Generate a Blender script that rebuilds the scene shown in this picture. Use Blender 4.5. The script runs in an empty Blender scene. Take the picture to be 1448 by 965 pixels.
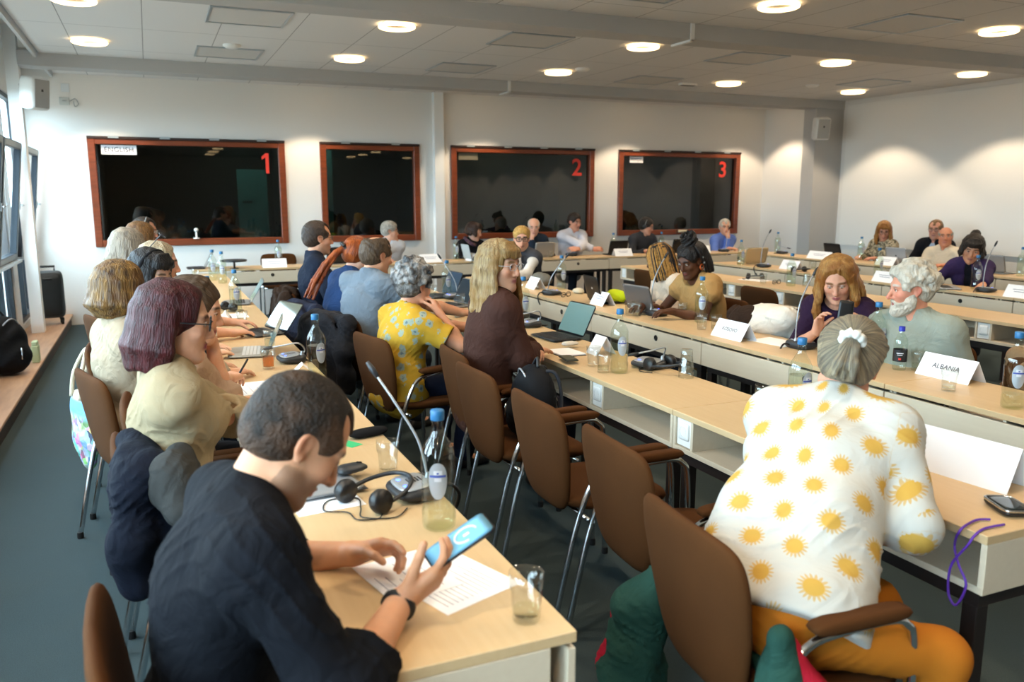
import bpy, math, random
import numpy as np
from mathutils import Vector, Matrix
random.seed(7)
SC = bpy.context.scene
COL = SC.collection
PI = math.pi
CH = 1.597            # camera height
FPX, YAW, PIT = 1165.7, math.radians(23.508), math.radians(9.968)

# ---------------------------------------------------------------- survey helpers (photo pixel -> point in the room)
def _ray(x, y):
    f = Vector((math.sin(YAW)*math.cos(PIT), math.cos(YAW)*math.cos(PIT), -math.sin(PIT)))
    r = Vector((math.cos(YAW), -math.sin(YAW), 0.0))
    d = f.cross(r)
    return (x-724)/FPX*r + (y-482.5)/FPX*d + f
def onz(x, y, z=.74):
    d = _ray(x, y); return Vector((0, 0, CH)) + d*((z-CH)/d.z)
def onx(x, y, X):
    d = _ray(x, y); return Vector((0, 0, CH)) + d*(X/d.x)
def ony(x, y, Y):
    d = _ray(x, y); return Vector((0, 0, CH)) + d*(Y/d.y)

ROWS = [('x', .273, .728, 1.345, 9.745), ('x', 1.905, 2.36, 1.335, 8.335), ('x', 3.075, 3.53, 1.335, 8.335), ('x', 5.36, 5.815, 3.32, 8.92), ('x', 6.735, 7.19, 3.32, 8.92), ('x', 8.42, 8.875, 4.73, 10.33), ('y', 10.35, 10.805, .5, 8.75)]
def tabletop(px, py, z=.7401, m=.055):
    """survey a point on a table top; a point just off the edge is slid along the line of sight onto the nearest top"""
    p = onz(px, py, z); best = None
    for ax, lo, hi, a, b in ROWS:
        u, v = (p.x, p.y) if ax == 'x' else (p.y, p.x)
        c = min(max(u, lo+m), hi-m); f = c/u if abs(u) > 1e-6 else 1.
        if a+.04 <= v*f <= b-.04 and (best is None or abs(f-1) < abs(best-1)): best = f
    return Vector((p.x*best, p.y*best, z)) if best else p

# ---------------------------------------------------------------- colour and materials
def lin(h):
    if isinstance(h, str):
        h = h.lstrip('#'); c = [int(h[i:i+2], 16)/255 for i in (0, 2, 4)]
        return tuple(x/12.92 if x <= .04045 else ((x+.055)/1.055)**2.4 for x in c)
    return tuple(h)
def rgba(h): return lin(h)+(1.0,)
MATS = {}
class NT:
    def __init__(s, name):
        s.m = bpy.data.materials.new(name); s.m.use_nodes = True
        s.n = s.m.node_tree.nodes; s.l = s.m.node_tree.links; s.n.clear()
        s.out = s.n.new('ShaderNodeOutputMaterial')
    def new(s, t, **kw):
        nd = s.n.new(t)
        for k, v in kw.items():
            if k.startswith('i_'): nd.inputs[k[2:]].default_value = v
            else: setattr(nd, k, v)
        return nd
    def link(s, a, b): s.l.new(a, b)
    def math(s, op, a, b=None, clamp=False):
        nd = s.n.new('ShaderNodeMath'); nd.operation = op; nd.use_clamp = clamp
        for i, v in enumerate((a, b)):
            if v is None: continue
            if hasattr(v, 'is_output'): s.l.new(v, nd.inputs[i])
            else: nd.inputs[i].default_value = v
        return nd.outputs[0]
    def mix(s, fac, a, b):
        nd = s.n.new('ShaderNodeMix'); nd.data_type = 'RGBA'
        for k, v in ((0, fac), (6, a), (7, b)):
            if hasattr(v, 'is_output'): s.l.new(v, nd.inputs[k])
            else: nd.inputs[k].default_value = v
        return nd.outputs[2]
    def bsdf(s, **kw):
        b = s.n.new('ShaderNodeBsdfPrincipled'); s.b = b
        s.l.new(b.outputs[0], s.out.inputs[0]); return b
def mat(name, col, rough=.6, metal=0., spec=.5, bump=0., bscale=60., var=0., vscale=6., stretch=(1, 1, 1), emit=None, estr=0., sheen=0., col2=None, coat=0., vdetail=3.):
    if name in MATS: return MATS[name]
    t = NT(name); b = t.bsdf()
    b.inputs['Base Color'].default_value = rgba(col)
    b.inputs['Roughness'].default_value = rough; b.inputs['Metallic'].default_value = metal
    b.inputs['Specular IOR Level'].default_value = spec
    if sheen: b.inputs['Sheen Weight'].default_value = sheen
    if coat: b.inputs['Coat Weight'].default_value = coat
    if emit: b.inputs['Emission Color'].default_value = rgba(emit); b.inputs['Emission Strength'].default_value = estr
    if bump or var or col2:
        tc = t.new('ShaderNodeTexCoord'); mp = t.new('ShaderNodeMapping'); mp.inputs['Scale'].default_value = stretch
        t.link(tc.outputs['Object'], mp.inputs[0])
        if var or col2:
            nz = t.new('ShaderNodeTexNoise', i_Scale=vscale, i_Detail=vdetail); t.link(mp.outputs[0], nz.inputs['Vector'])
            c = lin(col)
            if col2: a, d = rgba(col), rgba(col2)
            else: a, d = tuple(x*(1-var) for x in c)+(1,), tuple(min(1, x*(1+var)) for x in c)+(1,)
            mr = t.new('ShaderNodeMapRange'); mr.inputs[1].default_value = .32; mr.inputs[2].default_value = .68
            t.link(nz.outputs[0], mr.inputs[0])
            t.link(t.mix(mr.outputs[0], a, d), b.inputs['Base Color'])
        if bump:
            n2 = t.new('ShaderNodeTexNoise', i_Scale=bscale, i_Detail=2.0); t.link(mp.outputs[0], n2.inputs['Vector'])
            bp = t.new('ShaderNodeBump', i_Strength=bump, i_Distance=.01); t.link(n2.outputs[0], bp.inputs['Height'])
            t.link(bp.outputs[0], b.inputs['Normal'])
    MATS[name] = t.m
    return t.m
def thin_glass(name, tint, ior=1.45, rough=.02, base=.03):
    """clear vessel glass: see-through with a Fresnel reflection"""
    if name in MATS: return MATS[name]
    t = NT(name)
    tr = t.new('ShaderNodeBsdfTransparent'); tr.inputs[0].default_value = rgba(tint)
    gl = t.new('ShaderNodeBsdfGlossy'); gl.inputs['Roughness'].default_value = rough
    fr = t.new('ShaderNodeFresnel'); fr.inputs[0].default_value = ior
    mx = t.new('ShaderNodeMixShader')
    ge = t.new('ShaderNodeNewGeometry')
    f = t.math('ADD', t.math('MULTIPLY', fr.outputs[0], t.math('SUBTRACT', 1., ge.outputs['Backfacing'])), base, True)
    t.link(f, mx.inputs[0]); t.link(tr.outputs[0], mx.inputs[1]); t.link(gl.outputs[0], mx.inputs[2]); t.link(mx.outputs[0], t.out.inputs[0])
    MATS[name] = t.m
    return t.m

# ---------------------------------------------------------------- mesh builder
class MB:
    def __init__(s): s.v = []; s.f = []; s.m = []; s.s = []; s.T = None
    def add(s, vs, fs, mi=0, smooth=False):
        b = len(s.v)
        if s.T is not None: vs = [tuple(s.T @ Vector(p)) for p in vs]
        s.v.extend(tuple(p) for p in vs)
        for f in fs: s.f.append([b+i for i in f]); s.m.append(mi); s.s.append(smooth)
        return s
    def box(s, lo, hi, bev=0., mi=0):
        lo, hi = [min(a, b) for a, b in zip(lo, hi)], [max(a, b) for a, b in zip(lo, hi)]
        if bev <= 0:
            vs = [(x, y, z) for x in (lo[0], hi[0]) for y in (lo[1], hi[1]) for z in (lo[2], hi[2])]
            return s.add(vs, [(0, 1, 3, 2), (4, 6, 7, 5), (0, 4, 5, 1), (2, 3, 7, 6), (0, 2, 6, 4), (1, 5, 7, 3)], mi)
        bev = min(bev, *[(h-l)*.49 for l, h in zip(lo, hi)])
        vs = []; idx = {}
        for sx in (0, 1):
            for sy in (0, 1):
                for sz in (0, 1):
                    c = [(lo, hi)[q][k] for k, q in enumerate((sx, sy, sz))]
                    d = [bev if q == 0 else -bev for q in (sx, sy, sz)]
                    for ax in range(3):
                        p = [c[k]+(0 if k == ax else d[k]) for k in range(3)]
                        idx[(sx, sy, sz, ax)] = len(vs); vs.append(p)
        fs = []
        for ax in range(3):
            o = [k for k in range(3) if k != ax]
            for q in (0, 1):
                ring = []
                for a, b in ((0, 0), (1, 0), (1, 1), (0, 1)):
                    key = [0, 0, 0]; key[ax] = q; key[o[0]] = a; key[o[1]] = b
                    ring.append(idx[(*key, ax)])
                flip = (q == 0) ^ (ax == 1)
                fs.append(ring[::-1] if flip else ring)
        for ax in range(3):
            o = [k for k in range(3) if k != ax]
            for a in (0, 1):
                for b in (0, 1):
                    k0 = [0, 0, 0]; k0[o[0]] = a; k0[o[1]] = b; k1 = list(k0); k1[ax] = 1
                    fs.append([idx[(*k0, o[0])], idx[(*k0, o[1])], idx[(*k1, o[1])], idx[(*k1, o[0])]])
        for sx in (0, 1):
            for sy in (0, 1):
                for sz in (0, 1): fs.append([idx[(sx, sy, sz, k)] for k in range(3)])
        return s.add(vs, fs, mi)
    def lathe(s, prof, n=24, c=(0, 0, 0), mi=0, smooth=True, cap0=True, cap1=True, sx=1., sy=1.):
        vs = []; fs = []
        for r, z in prof:
            for i in range(n):
                a = 2*PI*i/n; vs.append((c[0]+r*math.cos(a)*sx, c[1]+r*math.sin(a)*sy, c[2]+z))
        for j in range(len(prof)-1):
            for i in range(n):
                k = (i+1) % n; fs.append((j*n+i, j*n+k, (j+1)*n+k, (j+1)*n+i))
        s.add(vs, fs, mi, smooth)
        if cap0: s.add([vs[i] for i in range(n)][::-1], [tuple(range(n))], mi)
        if cap1: s.add(vs[-n:], [tuple(range(n))], mi)
        return s
    def tube(s, pts, r, n=8, closed=False, mi=0, sub=0, rs=None):
        P = [Vector(p) for p in pts]
        if sub: P, rs = smooth_path(P, sub, closed, rs)
        N = len(P); vs = []; fs = []
        up = None
        for i, p in enumerate(P):
            if closed: t = P[(i+1) % N]-P[i-1]
            else: t = P[min(i+1, N-1)]-P[max(i-1, 0)]
            if t.length < 1e-9: t = Vector((0, 0, 1))
            t.normalize()
            if up is None:
                up = Vector((0, 0, 1)) if abs(t.z) < .9 else Vector((1, 0, 0))
            up = up - t*up.dot(t)
            if up.length < 1e-6: up = t.orthogonal()
            up.normalize(); w = t.cross(up)
            rr = rs[i] if rs else r
            for k in range(n):
                a = 2*PI*k/n; vs.append(p + (up*math.cos(a)+w*math.sin(a))*rr)
        for i in range(N if closed else N-1):
            j = (i+1) % N
            for k in range(n):
                l = (k+1) % n; fs.append((i*n+k, i*n+l, j*n+l, j*n+k))
        if not closed:
            fs.append(tuple(range(n))[::-1]); fs.append(tuple((N-1)*n+k for k in range(n)))
        return s.add(vs, fs, mi, True)
    def cushion(s, outline, thick, rings=7, warp=None, mi=0, p=4., z0=0., fill=1.):
        """closed pad: outline = list of (u,v); bulges +-thick/2 with rounded rim; warp maps (u,v,h)->xyz"""
        n = len(outline); cu = sum(o[0] for o in outline)/n; cv = sum(o[1] for o in outline)/n
        ts = [0]+[math.sin(PI/2*(k+1)/rings) for k in range(rings)]
        vs = []; fs = []
        W = warp or (lambda u, v, h: (u, v, h))
        def ring(t, sg):
            h = thick/2*(max(0., 1-t**p))**(1/2.2)*sg
            h += thick*.5*(fill-1)*(1-t*t)*sg
            return [W(cu+(o[0]-cu)*t, cv+(o[1]-cv)*t, h+z0) for o in outline]
        off = {}
        for sg in (1, -1):
            off[(0, sg)] = len(vs); vs.append(W(cu, cv, thick/2*fill*sg+z0))
            for k in range(1, rings+1):
                if k == rings and sg == -1: off[(k, sg)] = off[(k, 1)]; continue
                off[(k, sg)] = len(vs); vs.extend(ring(ts[k], sg))
        for sg in (1, -1):
            for i in range(n):
                j = (i+1) % n
                q = (off[(0, sg)], off[(1, sg)]+i, off[(1, sg)]+j); fs.append(q if sg > 0 else q[::-1])
                for k in range(1, rings):
                    q = (off[(k, sg)]+i, off[(k+1, sg)]+i, off[(k+1, sg)]+j, off[(k, sg)]+j); fs.append(q if sg > 0 else q[::-1])
        return s.add(vs, fs, mi, True)
    def ball(s, c, r, mi=0, n=14, m=9):
        r = (r, r, r) if not hasattr(r, '__len__') else r
        prof = [(math.sin(PI*j/m), -math.cos(PI*j/m)) for j in range(m+1)]
        vs = []; fs = []
        for a, z in prof:
            for i in range(n): vs.append((c[0]+r[0]*a*math.cos(2*PI*i/n), c[1]+r[1]*a*math.sin(2*PI*i/n), c[2]+r[2]*z))
        for j in range(m):
            for i in range(n):
                k = (i+1) % n; fs.append((j*n+i, j*n+k, (j+1)*n+k, (j+1)*n+i))
        return s.add(vs, fs, mi, True)
    def me(s, name, mats):
        me = bpy.data.meshes.new(name); me.from_pydata(s.v, [], s.f)
        for m in mats: me.materials.append(m)
        me.polygons.foreach_set('material_index', s.m); me.polygons.foreach_set('use_smooth', s.s)
        me.validate(); me.update(); return me
    def obj(s, name, mats, parent=None, label=None):
        if not isinstance(mats, (list, tuple)): mats = [mats]
        return link(name, s.me(name, mats), parent, label)
def link(name, data, parent=None, label=None):
    o = bpy.data.objects.new(name, data); COL.objects.link(o)
    if parent is not None: o.parent = parent
    if label: o['label'] = label
    return o
def smooth_path(P, sub, closed=False, rs=None):
    out = []; ro = []; N = len(P)
    R = range(N if closed else N-1)
    for i in R:
        if closed: a, b, c, d = P[i-1], P[i], P[(i+1) % N], P[(i+2) % N]
        else: a, b, c, d = P[max(i-1, 0)], P[i], P[i+1], P[min(i+2, N-1)]
        for k in range(sub):
            t = k/sub
            out.append(.5*((2*b)+(c-a)*t+(2*a-5*b+4*c-d)*t*t+(3*b-a-3*c+d)*t**3))
            if rs: ro.append(rs[i]*(1-t)+rs[(i+1) % N]*t)
    if not closed:
        out.append(P[-1])
        if rs: ro.append(rs[-1])
    return out, (ro if rs else None)
def tag(o, label, cat, group=None, kind=None):
    if label: o['label'] = label
    if cat: o['category'] = cat
    if group: o['group'] = group
    if kind: o['kind'] = kind
    return o
def thing(name, label, cat, loc=(0, 0, 0), rz=0., group=None):
    o = bpy.data.objects.new(name, None); COL.objects.link(o)
    o.empty_display_size = .1
    o.location = loc; o.rotation_euler = (0, 0, rz)
    return tag(o, label, cat, group)
KIDS = {}
def kids(o): return [c for c in bpy.data.objects if c.parent == o]
def dup(root, loc, rz, label, group=None, skip=()):
    if root.name not in KIDS:
        KIDS[root.name] = [(c, kids(c)) for c in kids(root)]
    r = root.copy(); COL.objects.link(r); r.location = loc; r.rotation_euler = (0, 0, rz)
    r['label'] = label
    if group: r['group'] = group
    for c, gs in KIDS[root.name]:
        if c.name.split('.')[0] in skip: continue
        k = c.copy(); COL.objects.link(k); k.parent = r
        for g in gs:
            q = g.copy(); COL.objects.link(q); q.parent = k
    return r
def struct(name, mb, mats, label=None, parent=None):
    o = mb.obj(name, mats, parent)
    if parent is None: o['kind'] = 'structure'; o['category'] = name.split('_')[0]
    if label: o['label'] = label
    return o
def superellipse(a, b, p=4., n=40, c=(0, 0)):
    out = []
    for i in range(n):
        t = 2*PI*i/n; cs, sn = math.cos(t), math.sin(t)
        out.append((c[0]+a*abs(cs)**(2/p)*(1 if cs >= 0 else -1), c[1]+b*abs(sn)**(2/p)*(1 if sn >= 0 else -1)))
    return out
def text_mesh(name, txt, size, m, parent, loc, rot, extrude=.0008, ax='CENTER', bold=0.):
    cu = bpy.data.curves.new(name, 'FONT'); cu.body = txt; cu.size = size; cu.align_x = ax; cu.align_y = 'CENTER'; cu.extrude = extrude; cu.offset = bold
    cu.resolution_u = 4
    tmp = bpy.data.objects.new('tmp_text', cu); COL.objects.link(tmp)
    dg = bpy.context.evaluated_depsgraph_get()
    me = bpy.data.meshes.new_from_object(tmp.evaluated_get(dg))
    bpy.data.objects.remove(tmp); bpy.data.curves.remove(cu)
    me.name = name; me.materials.clear(); me.materials.append(m)
    o = link(name, me, parent); o.location = loc; o.rotation_euler = rot
    return o
# ================================================================= materials of the room
def wood_mat(name, a, b, rough=.42):
    t = NT(name); bs = t.bsdf(); bs.inputs['Roughness'].default_value = rough
    tc = t.new('ShaderNodeTexCoord'); mp = t.new('ShaderNodeMapping'); mp.inputs['Scale'].default_value = (26, 1.6, 26)
    t.link(tc.outputs['Object'], mp.inputs[0])
    nz = t.new('ShaderNodeTexNoise', i_Scale=2.2, i_Detail=5.0, i_Roughness=.6); t.link(mp.outputs[0], nz.inputs['Vector'])
    t.link(t.mix(nz.outputs[0], rgba(a), rgba(b)), bs.inputs['Base Color'])
    MATS[name] = t.m; return t.m
M_MAPLE = wood_mat('maple_veneer', '#c2a378', '#d0b48b')
M_PANEL = wood_mat('maple_panel_shaded', '#c8b8a0', '#d2c4ac', .5)  # same maple as the tops, its shaded grey-beige put into the colour
M_EDGE = mat('table_edge', '#cfc6b6', .5)
M_DARKSTEEL = mat('dark_steel', '#2a2220', .45, .3)
M_WHITE = mat('white_plastic', '#e9e8e4', .4)
M_CHROME = mat('chrome', '#d6d8da', .16, 1.)
M_BLACK = mat('black_plastic', '#141416', .42)
M_RUBBER = mat('black_rubber', '#0c0c0d', .7)
M_GREYP = mat('grey_plastic', '#8d8f90', .4)
M_WALL = mat('white_wall_paint', '#eae6e0', .85, bump=.05, bscale=120)
M_BEAM = mat('beam_paint', '#b6b5b3', .8)
M_WHITEPAINT = mat('white_gloss_paint', '#f0efec', .45)
M_BROWNFRAME = mat('mahogany_frame', '#7c3a1e', .35, var=.18, vscale=4, stretch=(1, 12, 12))
M_PAPER = mat('white_paper', '#f2f2f4', .8)
M_INK = mat('dark_ink', '#3a3a46', .8)
M_RED = mat('red_vinyl', '#d8392c', .5)
def carpet():
    t = NT('carpet'); b = t.bsdf(); b.inputs['Roughness'].default_value = .95; b.inputs['Specular IOR Level'].default_value = .15
    tc = t.new('ShaderNodeTexCoord')
    n1 = t.new('ShaderNodeTexNoise', i_Scale=260., i_Detail=3.); t.link(tc.outputs['Object'], n1.inputs['Vector'])
    n2 = t.new('ShaderNodeTexNoise', i_Scale=2.5, i_Detail=4.); t.link(tc.outputs['Object'], n2.inputs['Vector'])
    c1 = t.mix(n1.outputs[0], rgba('#232c2c'), rgba('#4a5658'))
    c2 = t.mix(n2.outputs[0], rgba('#333e40'), rgba('#3c4a4f'))
    mx = t.mix(.45, c1, c2); t.link(mx, b.inputs['Base Color'])
    bp = t.new('ShaderNodeBump', i_Strength=.5, i_Distance=.004); t.link(n1.outputs[0], bp.inputs['Height']); t.link(bp.outputs[0], b.inputs['Normal'])
    MATS['carpet'] = t.m; return t.m
def ceiling_mat():
    t = NT('ceiling_tiles'); b = t.bsdf(); b.inputs['Roughness'].default_value = .9
    tc = t.new('ShaderNodeTexCoord'); sx = t.new('ShaderNodeSeparateXYZ'); t.link(tc.outputs['Object'], sx.inputs[0])
    def line(o, off, step, w):
        q = t.math('MODULO', t.math('ADD', o, 100*step-off), step)
        d = t.math('MINIMUM', q, t.math('SUBTRACT', step, q))
        return t.math('LESS_THAN', d, w)
    lx = line(sx.outputs[0], .055, .6235, .0035)
    ly = line(sx.outputs[1], 8.31, 1.25, .0035)
    l = t.math('MAXIMUM', lx, ly)
    t.link(t.mix(l, rgba('#dcdad8'), rgba('#8a8886')), b.inputs['Base Color'])
    MATS['ceiling_tiles'] = t.m; return t.m
M_CARPET = carpet(); M_CEIL = ceiling_mat()
M_LEDGE = mat('ledge_wood', '#b08a6c', .5, var=.12, vscale=3, stretch=(8, 1, 8))
M_LEDGED = mat('ledge_front', '#4a3a30', .6)
M_NAVYFRAME = mat('window_frame_paint', '#16222c', .4)
M_ALU = mat('aluminium', '#b9c0c4', .35, .7)

# ================================================================= room shell
RX, RY0, RY1, CZ = 10.0, -10.0, 11.6, 3.05
LX = -1.35
b = MB(); b.box((LX-.3, RY0-.2, -.15), (RX+.3, RY1+1.4, 0)); struct('floor', b, M_CARPET, 'dark grey green carpet of the meeting room')
b = MB(); b.box((-.93, RY0, CZ), (RX+.1, RY1+.2, CZ+.12)); struct('ceiling', b, M_CEIL, 'white tiled ceiling with recessed ring lamps')
b = MB(); b.box((LX-.2, RY0, 3.32), (-.93, RY1, 3.44)); struct('ceiling_soffit', b, M_WHITEPAINT, 'raised white ceiling strip above the windows')
b = MB(); b.box((-.975, RY0, 3.0), (-.945, RY1, 3.32)); struct('trim_1', b, mat('fascia', '#b8b8b6', .6), 'grey edge profile along the window side of the ceiling')
# back wall with the four booth openings
BO = [(-.64, 1.72), (2.183, 3.594), (4.073, 6.442), (6.886, 9.261)]; BZ0, BZ1 = .967, 2.314
b = MB(); xs = [LX-.1]
b.box((LX-.1, RY1, 0), (RX+.1, RY1+.14, BZ0)); b.box((LX-.1, RY1, BZ1), (RX+.1, RY1+.14, 3.45))
e = [LX-.1]+[v for p in BO for v in p]+[RX+.1]
for i in range(0, len(e), 2): b.box((e[i], RY1, BZ0), (e[i+1], RY1+.14, BZ1))
struct('wall_back', b, M_WALL, 'white back wall with the interpreters booth windows')
b = MB(); b.box((3.80, RY1-.1, 0), (3.94, RY1, CZ)); struct('trim_2', b, M_WHITEPAINT, 'white pilaster between the booth windows')
b = MB(); b.box((9.77, 10.33, 0), (RX+.1, RY1, CZ)); b.box((RX, RY0, 0), (RX+.12, 10.33, CZ)); struct('wall_right', b, M_WALL, 'white right wall washed by the ceiling lamps')
b = MB(); b.box((9.972, 2.4, .84), (10.001, 9.97, 2.98), .004); struct('trim_3', b, mat('wall_board', '#efece6', .6), 'large white wall panel on the right wall')
b = MB(); b.box((9.45, 10.06, 0), (9.87, 10.325, CZ-.1)); b.box((9.87, 10.065, 0), (RX, 10.325, CZ-.1)); struct('wall_column', b, M_BEAM, 'grey structural column in the far right corner')
b = MB(); b.box((LX-.3, RY0-.15, 0), (RX+.2, RY0, 3.45)); struct('wall_rear', b, M_WALL, 'white wall behind the camera')
b = MB(); b.box((5.0, RY0, 0), (6.0, RY0+.05, 2.1), .01); struct('door_1', b, mat('teal_door', '#5f8f90', .5), 'teal door in the rear wall')
for i, y in enumerate((10.05, 6.17, 2.29, -1.59)):
    b = MB(); b.box((-1.13, y, CZ-.13), (RX, y+.28, CZ+.02), .004); struct('beam_%d' % (i+1), b, M_BEAM, ['grey ceiling beam nearest the booth windows', 'grey ceiling beam over the middle of the room', 'grey ceiling beam over the front tables', 'grey ceiling beam behind the camera'][i])
    b = MB(); b.box((-1.25, y+.06, .12), (-1.131, y+.22, 3.35)); struct('column_%d' % (i+1), b, M_WHITEPAINT, ['white window pillar under the far beam', 'white window pillar under the middle beam', 'white window pillar under the front beam', 'white window pillar behind the camera'][i])
# white cable ducts crossing the beams
for X, y in ((4.36, 6.17), (4.33, 10.05)):
    b = MB(); b.box((X-.02, y-.018, CZ-.15), (X+.02, y, CZ), .003); b.box((X-.02, y-.018, CZ-.15), (X+.02, y+.28, CZ-.13), .003)
    o = b.obj('ceiling_cable_duct', M_WHITE); tag(o, 'white cable duct wrapped under the %s ceiling beam' % ('middle' if y < 8 else 'far'), 'cable duct', 'cable ducts under the beams')
# window ledge and left wall with windows
b = MB(); b.box((LX-.05, RY0, 0), (-.99, RY1, .115)); struct('baseboard_left', b, M_LEDGED, 'dark front of the window ledge')
b = MB(); b.box((LX-.05, RY0, .115), (-.965, RY1, .14), .004); struct('trim_4', b, M_LEDGE, 'low wooden ledge along the windows')
WT, WS = 2.72, .95
b = MB(); b.box((LX-.12, RY0, WT), (LX, RY1, 3.45)); b.box((LX-.12, RY0, .0), (LX, RY1, .2))
segs = [(-1.31, 2.29), (2.57, 6.17), (6.45, 10.05), (10.33, 11.5)]
ed = [RY0]+[v for s_ in segs for v in s_]+[RY1]
for i in range(0, len(ed), 2): b.box((LX-.12, ed[i], .2), (LX, ed[i+1], WT))
struct('wall_left', b, M_WHITEPAINT, 'white window wall on the left')
M_PANE = thin_glass('window_glass', '#f8fcfd', 1.2, .01, .0)
M_BLIND = mat('blind_slats', '#e6ebee', .6)
wn = 0
for (y0, y1), nw in zip(segs, (3, 3, 3, 1)):
    w = (y1-y0)/nw
    for k in range(nw):
        wn += 1; a, c = y0+k*w, y0+(k+1)*w
        root = thing('window_%d' % wn, None, 'window', (LX, (a+c)/2, WS)); root['kind'] = 'structure'
        tag(root, ['dark framed window behind the camera', 'dark framed tilted window along the left wall'][a > 2]+', number %d along the wall' % wn, None)
        h = (c-a)/2; F = .05
        fr = MB()
        for y in (-h, h-F): fr.box((-.09, y, -.75), (-.02, y+F, WT-WS))
        for z in (-.75, -.06, WT-WS-F, 1.2): fr.box((-.09, -h+F, z), (-.02, h-F, z+F))
        fr.box((-.085, -.025, -.7), (-.025, .025, -.06))
        fr.obj('window_frame', M_NAVYFRAME, root)
        sl = MB(); sl.box((-.02, -h, -.035), (.09, h, -.005), .003); sl.obj('window_sill', M_ALU, root)
        p = MB(); p.box((-.06, -h+F, -.7), (-.055, -.025, -.06)); p.box((-.06, .025, -.7), (-.055, h-F, -.06)); p.box((-.06, -h+F, 1.25), (-.055, h-F, WT-WS-F)); p.obj('window_pane', M_PANE, root)
        bl = MB()
        for q in range(22):
            z = -.69+q*.029; bl.add([(-.115, -h+.05, z), (-.115, h-.05, z), (-.098, h-.05, z+.02), (-.098, -h+.05, z+.02)], [(0, 1, 2, 3)])
        bl.obj('blind', M_BLIND, root)
        # tilted sash, hinged along its lower edge
        sa = MB(); S = Matrix.Translation((-.015, 0, .0)) @ Matrix.Rotation(math.radians(7), 4, 'Y'); sa.T = S
        H = 1.2
        for y in (-h+.03, h-.03-.07): sa.box((0, y, 0), (.06, y+.07, H))
        for z in (0, H-.07): sa.box((0, -h+.1, z), (.06, h-.1, z+.07))
        s1 = sa.obj('sash', [M_NAVYFRAME], root)
        in_ = MB(); in_.T = S
        for y in (-h+.03, h-.03-.07): in_.box((.061, y+.01, .01), (.066, y+.06, H-.01))
        in_.box((.061, -h+.1, H-.06), (.066, h-.1, H-.01)); in_.box((.061, -h+.1, .01), (.066, h-.1, .06))
        in_.obj('sash_trim', mat('sash_grey', '#7f8a90', .45), s1)
        g = MB(); g.T = S; g.box((.028, -h+.1, .07), (.033, h-.1, H-.07)); g.obj('sash_pane', M_PANE, s1)
        hd = MB(); hd.T = S; hd.box((.066, h-.075, .52), (.076, h-.045, .6), .003); hd.tube([(.076, h-.06, .57), (.105, h-.06, .57), (.105, h-.17, .57)], .008); hd.obj('handle', M_ALU, s1)
# interpreters' booth windows
M_BOOTH = mat('booth_interior', '#20221f', .8)
M_TEAL = mat('booth_teal', '#5f9c9a', .6); M_BOOTH2 = mat('booth_olive', '#4a463a', .8); M_BOOTH3 = M_BOOTH
M_BGLASS = thin_glass('booth_glass', '#aab4af', 1.5, .015, .03)
M_BDARK = mat('dark_headrail', '#2a1610', .5)
def booth(i, x0, x1, label):
    root = thing('window_%d' % (20+i), label, 'window', (0, RY1, 0)); root['kind'] = 'structure'
    b = MB(); t = .085
    b.box((x0, -.035, BZ0), (x0+t, .1, BZ1), .006); b.box((x1-t, -.035, BZ0), (x1, .1, BZ1), .006)
    b.box((x0+t, -.035, BZ0), (x1-t, .1, BZ0+t), .006); b.box((x0+t, -.035, BZ1-t), (x1-t, .1, BZ1-.02), .006)
    b.obj('window_frame', M_BROWNFRAME, root)
    b = MB(); b.box((x0, -.05, BZ1-.02), (x1, .02, BZ1+.012), .003)
    n = 4 if x1-x0 > 2 else 2
    for k in range(n): xx = x0+(x1-x0)*(k+.5)/n; b.box((xx-.06, -.055, BZ1-.008), (xx+.06, -.05, BZ1+.02), 0, 1)
    b.obj('head_rail', [M_BDARK, M_ALU], root)
    b = MB(); b.box((x0+t, .03, BZ0+t), (x1-t, .04, BZ1-t)); b.obj('glass_pane', M_BGLASS, root)
    b = MB(); X0, X1, Z0, Z1, D = x0+.01, x1-.01, BZ0-.2, BZ1+.2, 1.2
    b.box((X0, D, Z0), (X1, D+.02, Z1)); b.box((X0, .15, Z0-.02), (X1, D, Z0)); b.box((X0, .15, Z1), (X1, D, Z1+.02)); b.box((X0-.02, .15, Z0), (X0, D, Z1)); b.box((X1, .15, Z0), (X1+.02, D, Z1))
    b.obj('booth_interior', [M_BOOTH, M_BOOTH2, M_BOOTH3][(0, 0, 1, 0)[i-1]], root)
    if i < 3:
        b = MB(); a_, c_ = ((1.20, 1.62) if i == 1 else (2.24, 2.58)); b.box((a_, D-.04, Z0), (c_, D-.02, 1.98 if i == 1 else Z1)); b.box((a_+.06, D-.06, 1.5), (a_+.2, D-.04, 1.53), 0, 1); b.obj('booth_door', [M_TEAL, M_BOOTH], root)
    if i < 4:
        l = bpy.data.lights.new('booth_fill', 'POINT'); l.energy = (9., 9., 6.)[i-1]; l.color = (.9, 1., .95); l.shadow_soft_size = .1; lo_ = bpy.data.objects.new('booth_fill', l); COL.objects.link(lo_); lo_.location = ((1.3, 2.5, 5.2)[i-1], RY1+.55, BZ1+.1)  # added unseen fill light, brightens the booth interior behind the glass
    return root
BW = [booth(1, *BO[0], 'wide interpreters booth window marked with a red 1'), booth(2, *BO[1], 'narrow unnumbered booth window beside the white pilaster'),
      booth(3, *BO[2], 'interpreters booth window marked with a red 2'), booth(4, *BO[3], 'interpreters booth window marked with a red 3 at the right end')]
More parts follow.
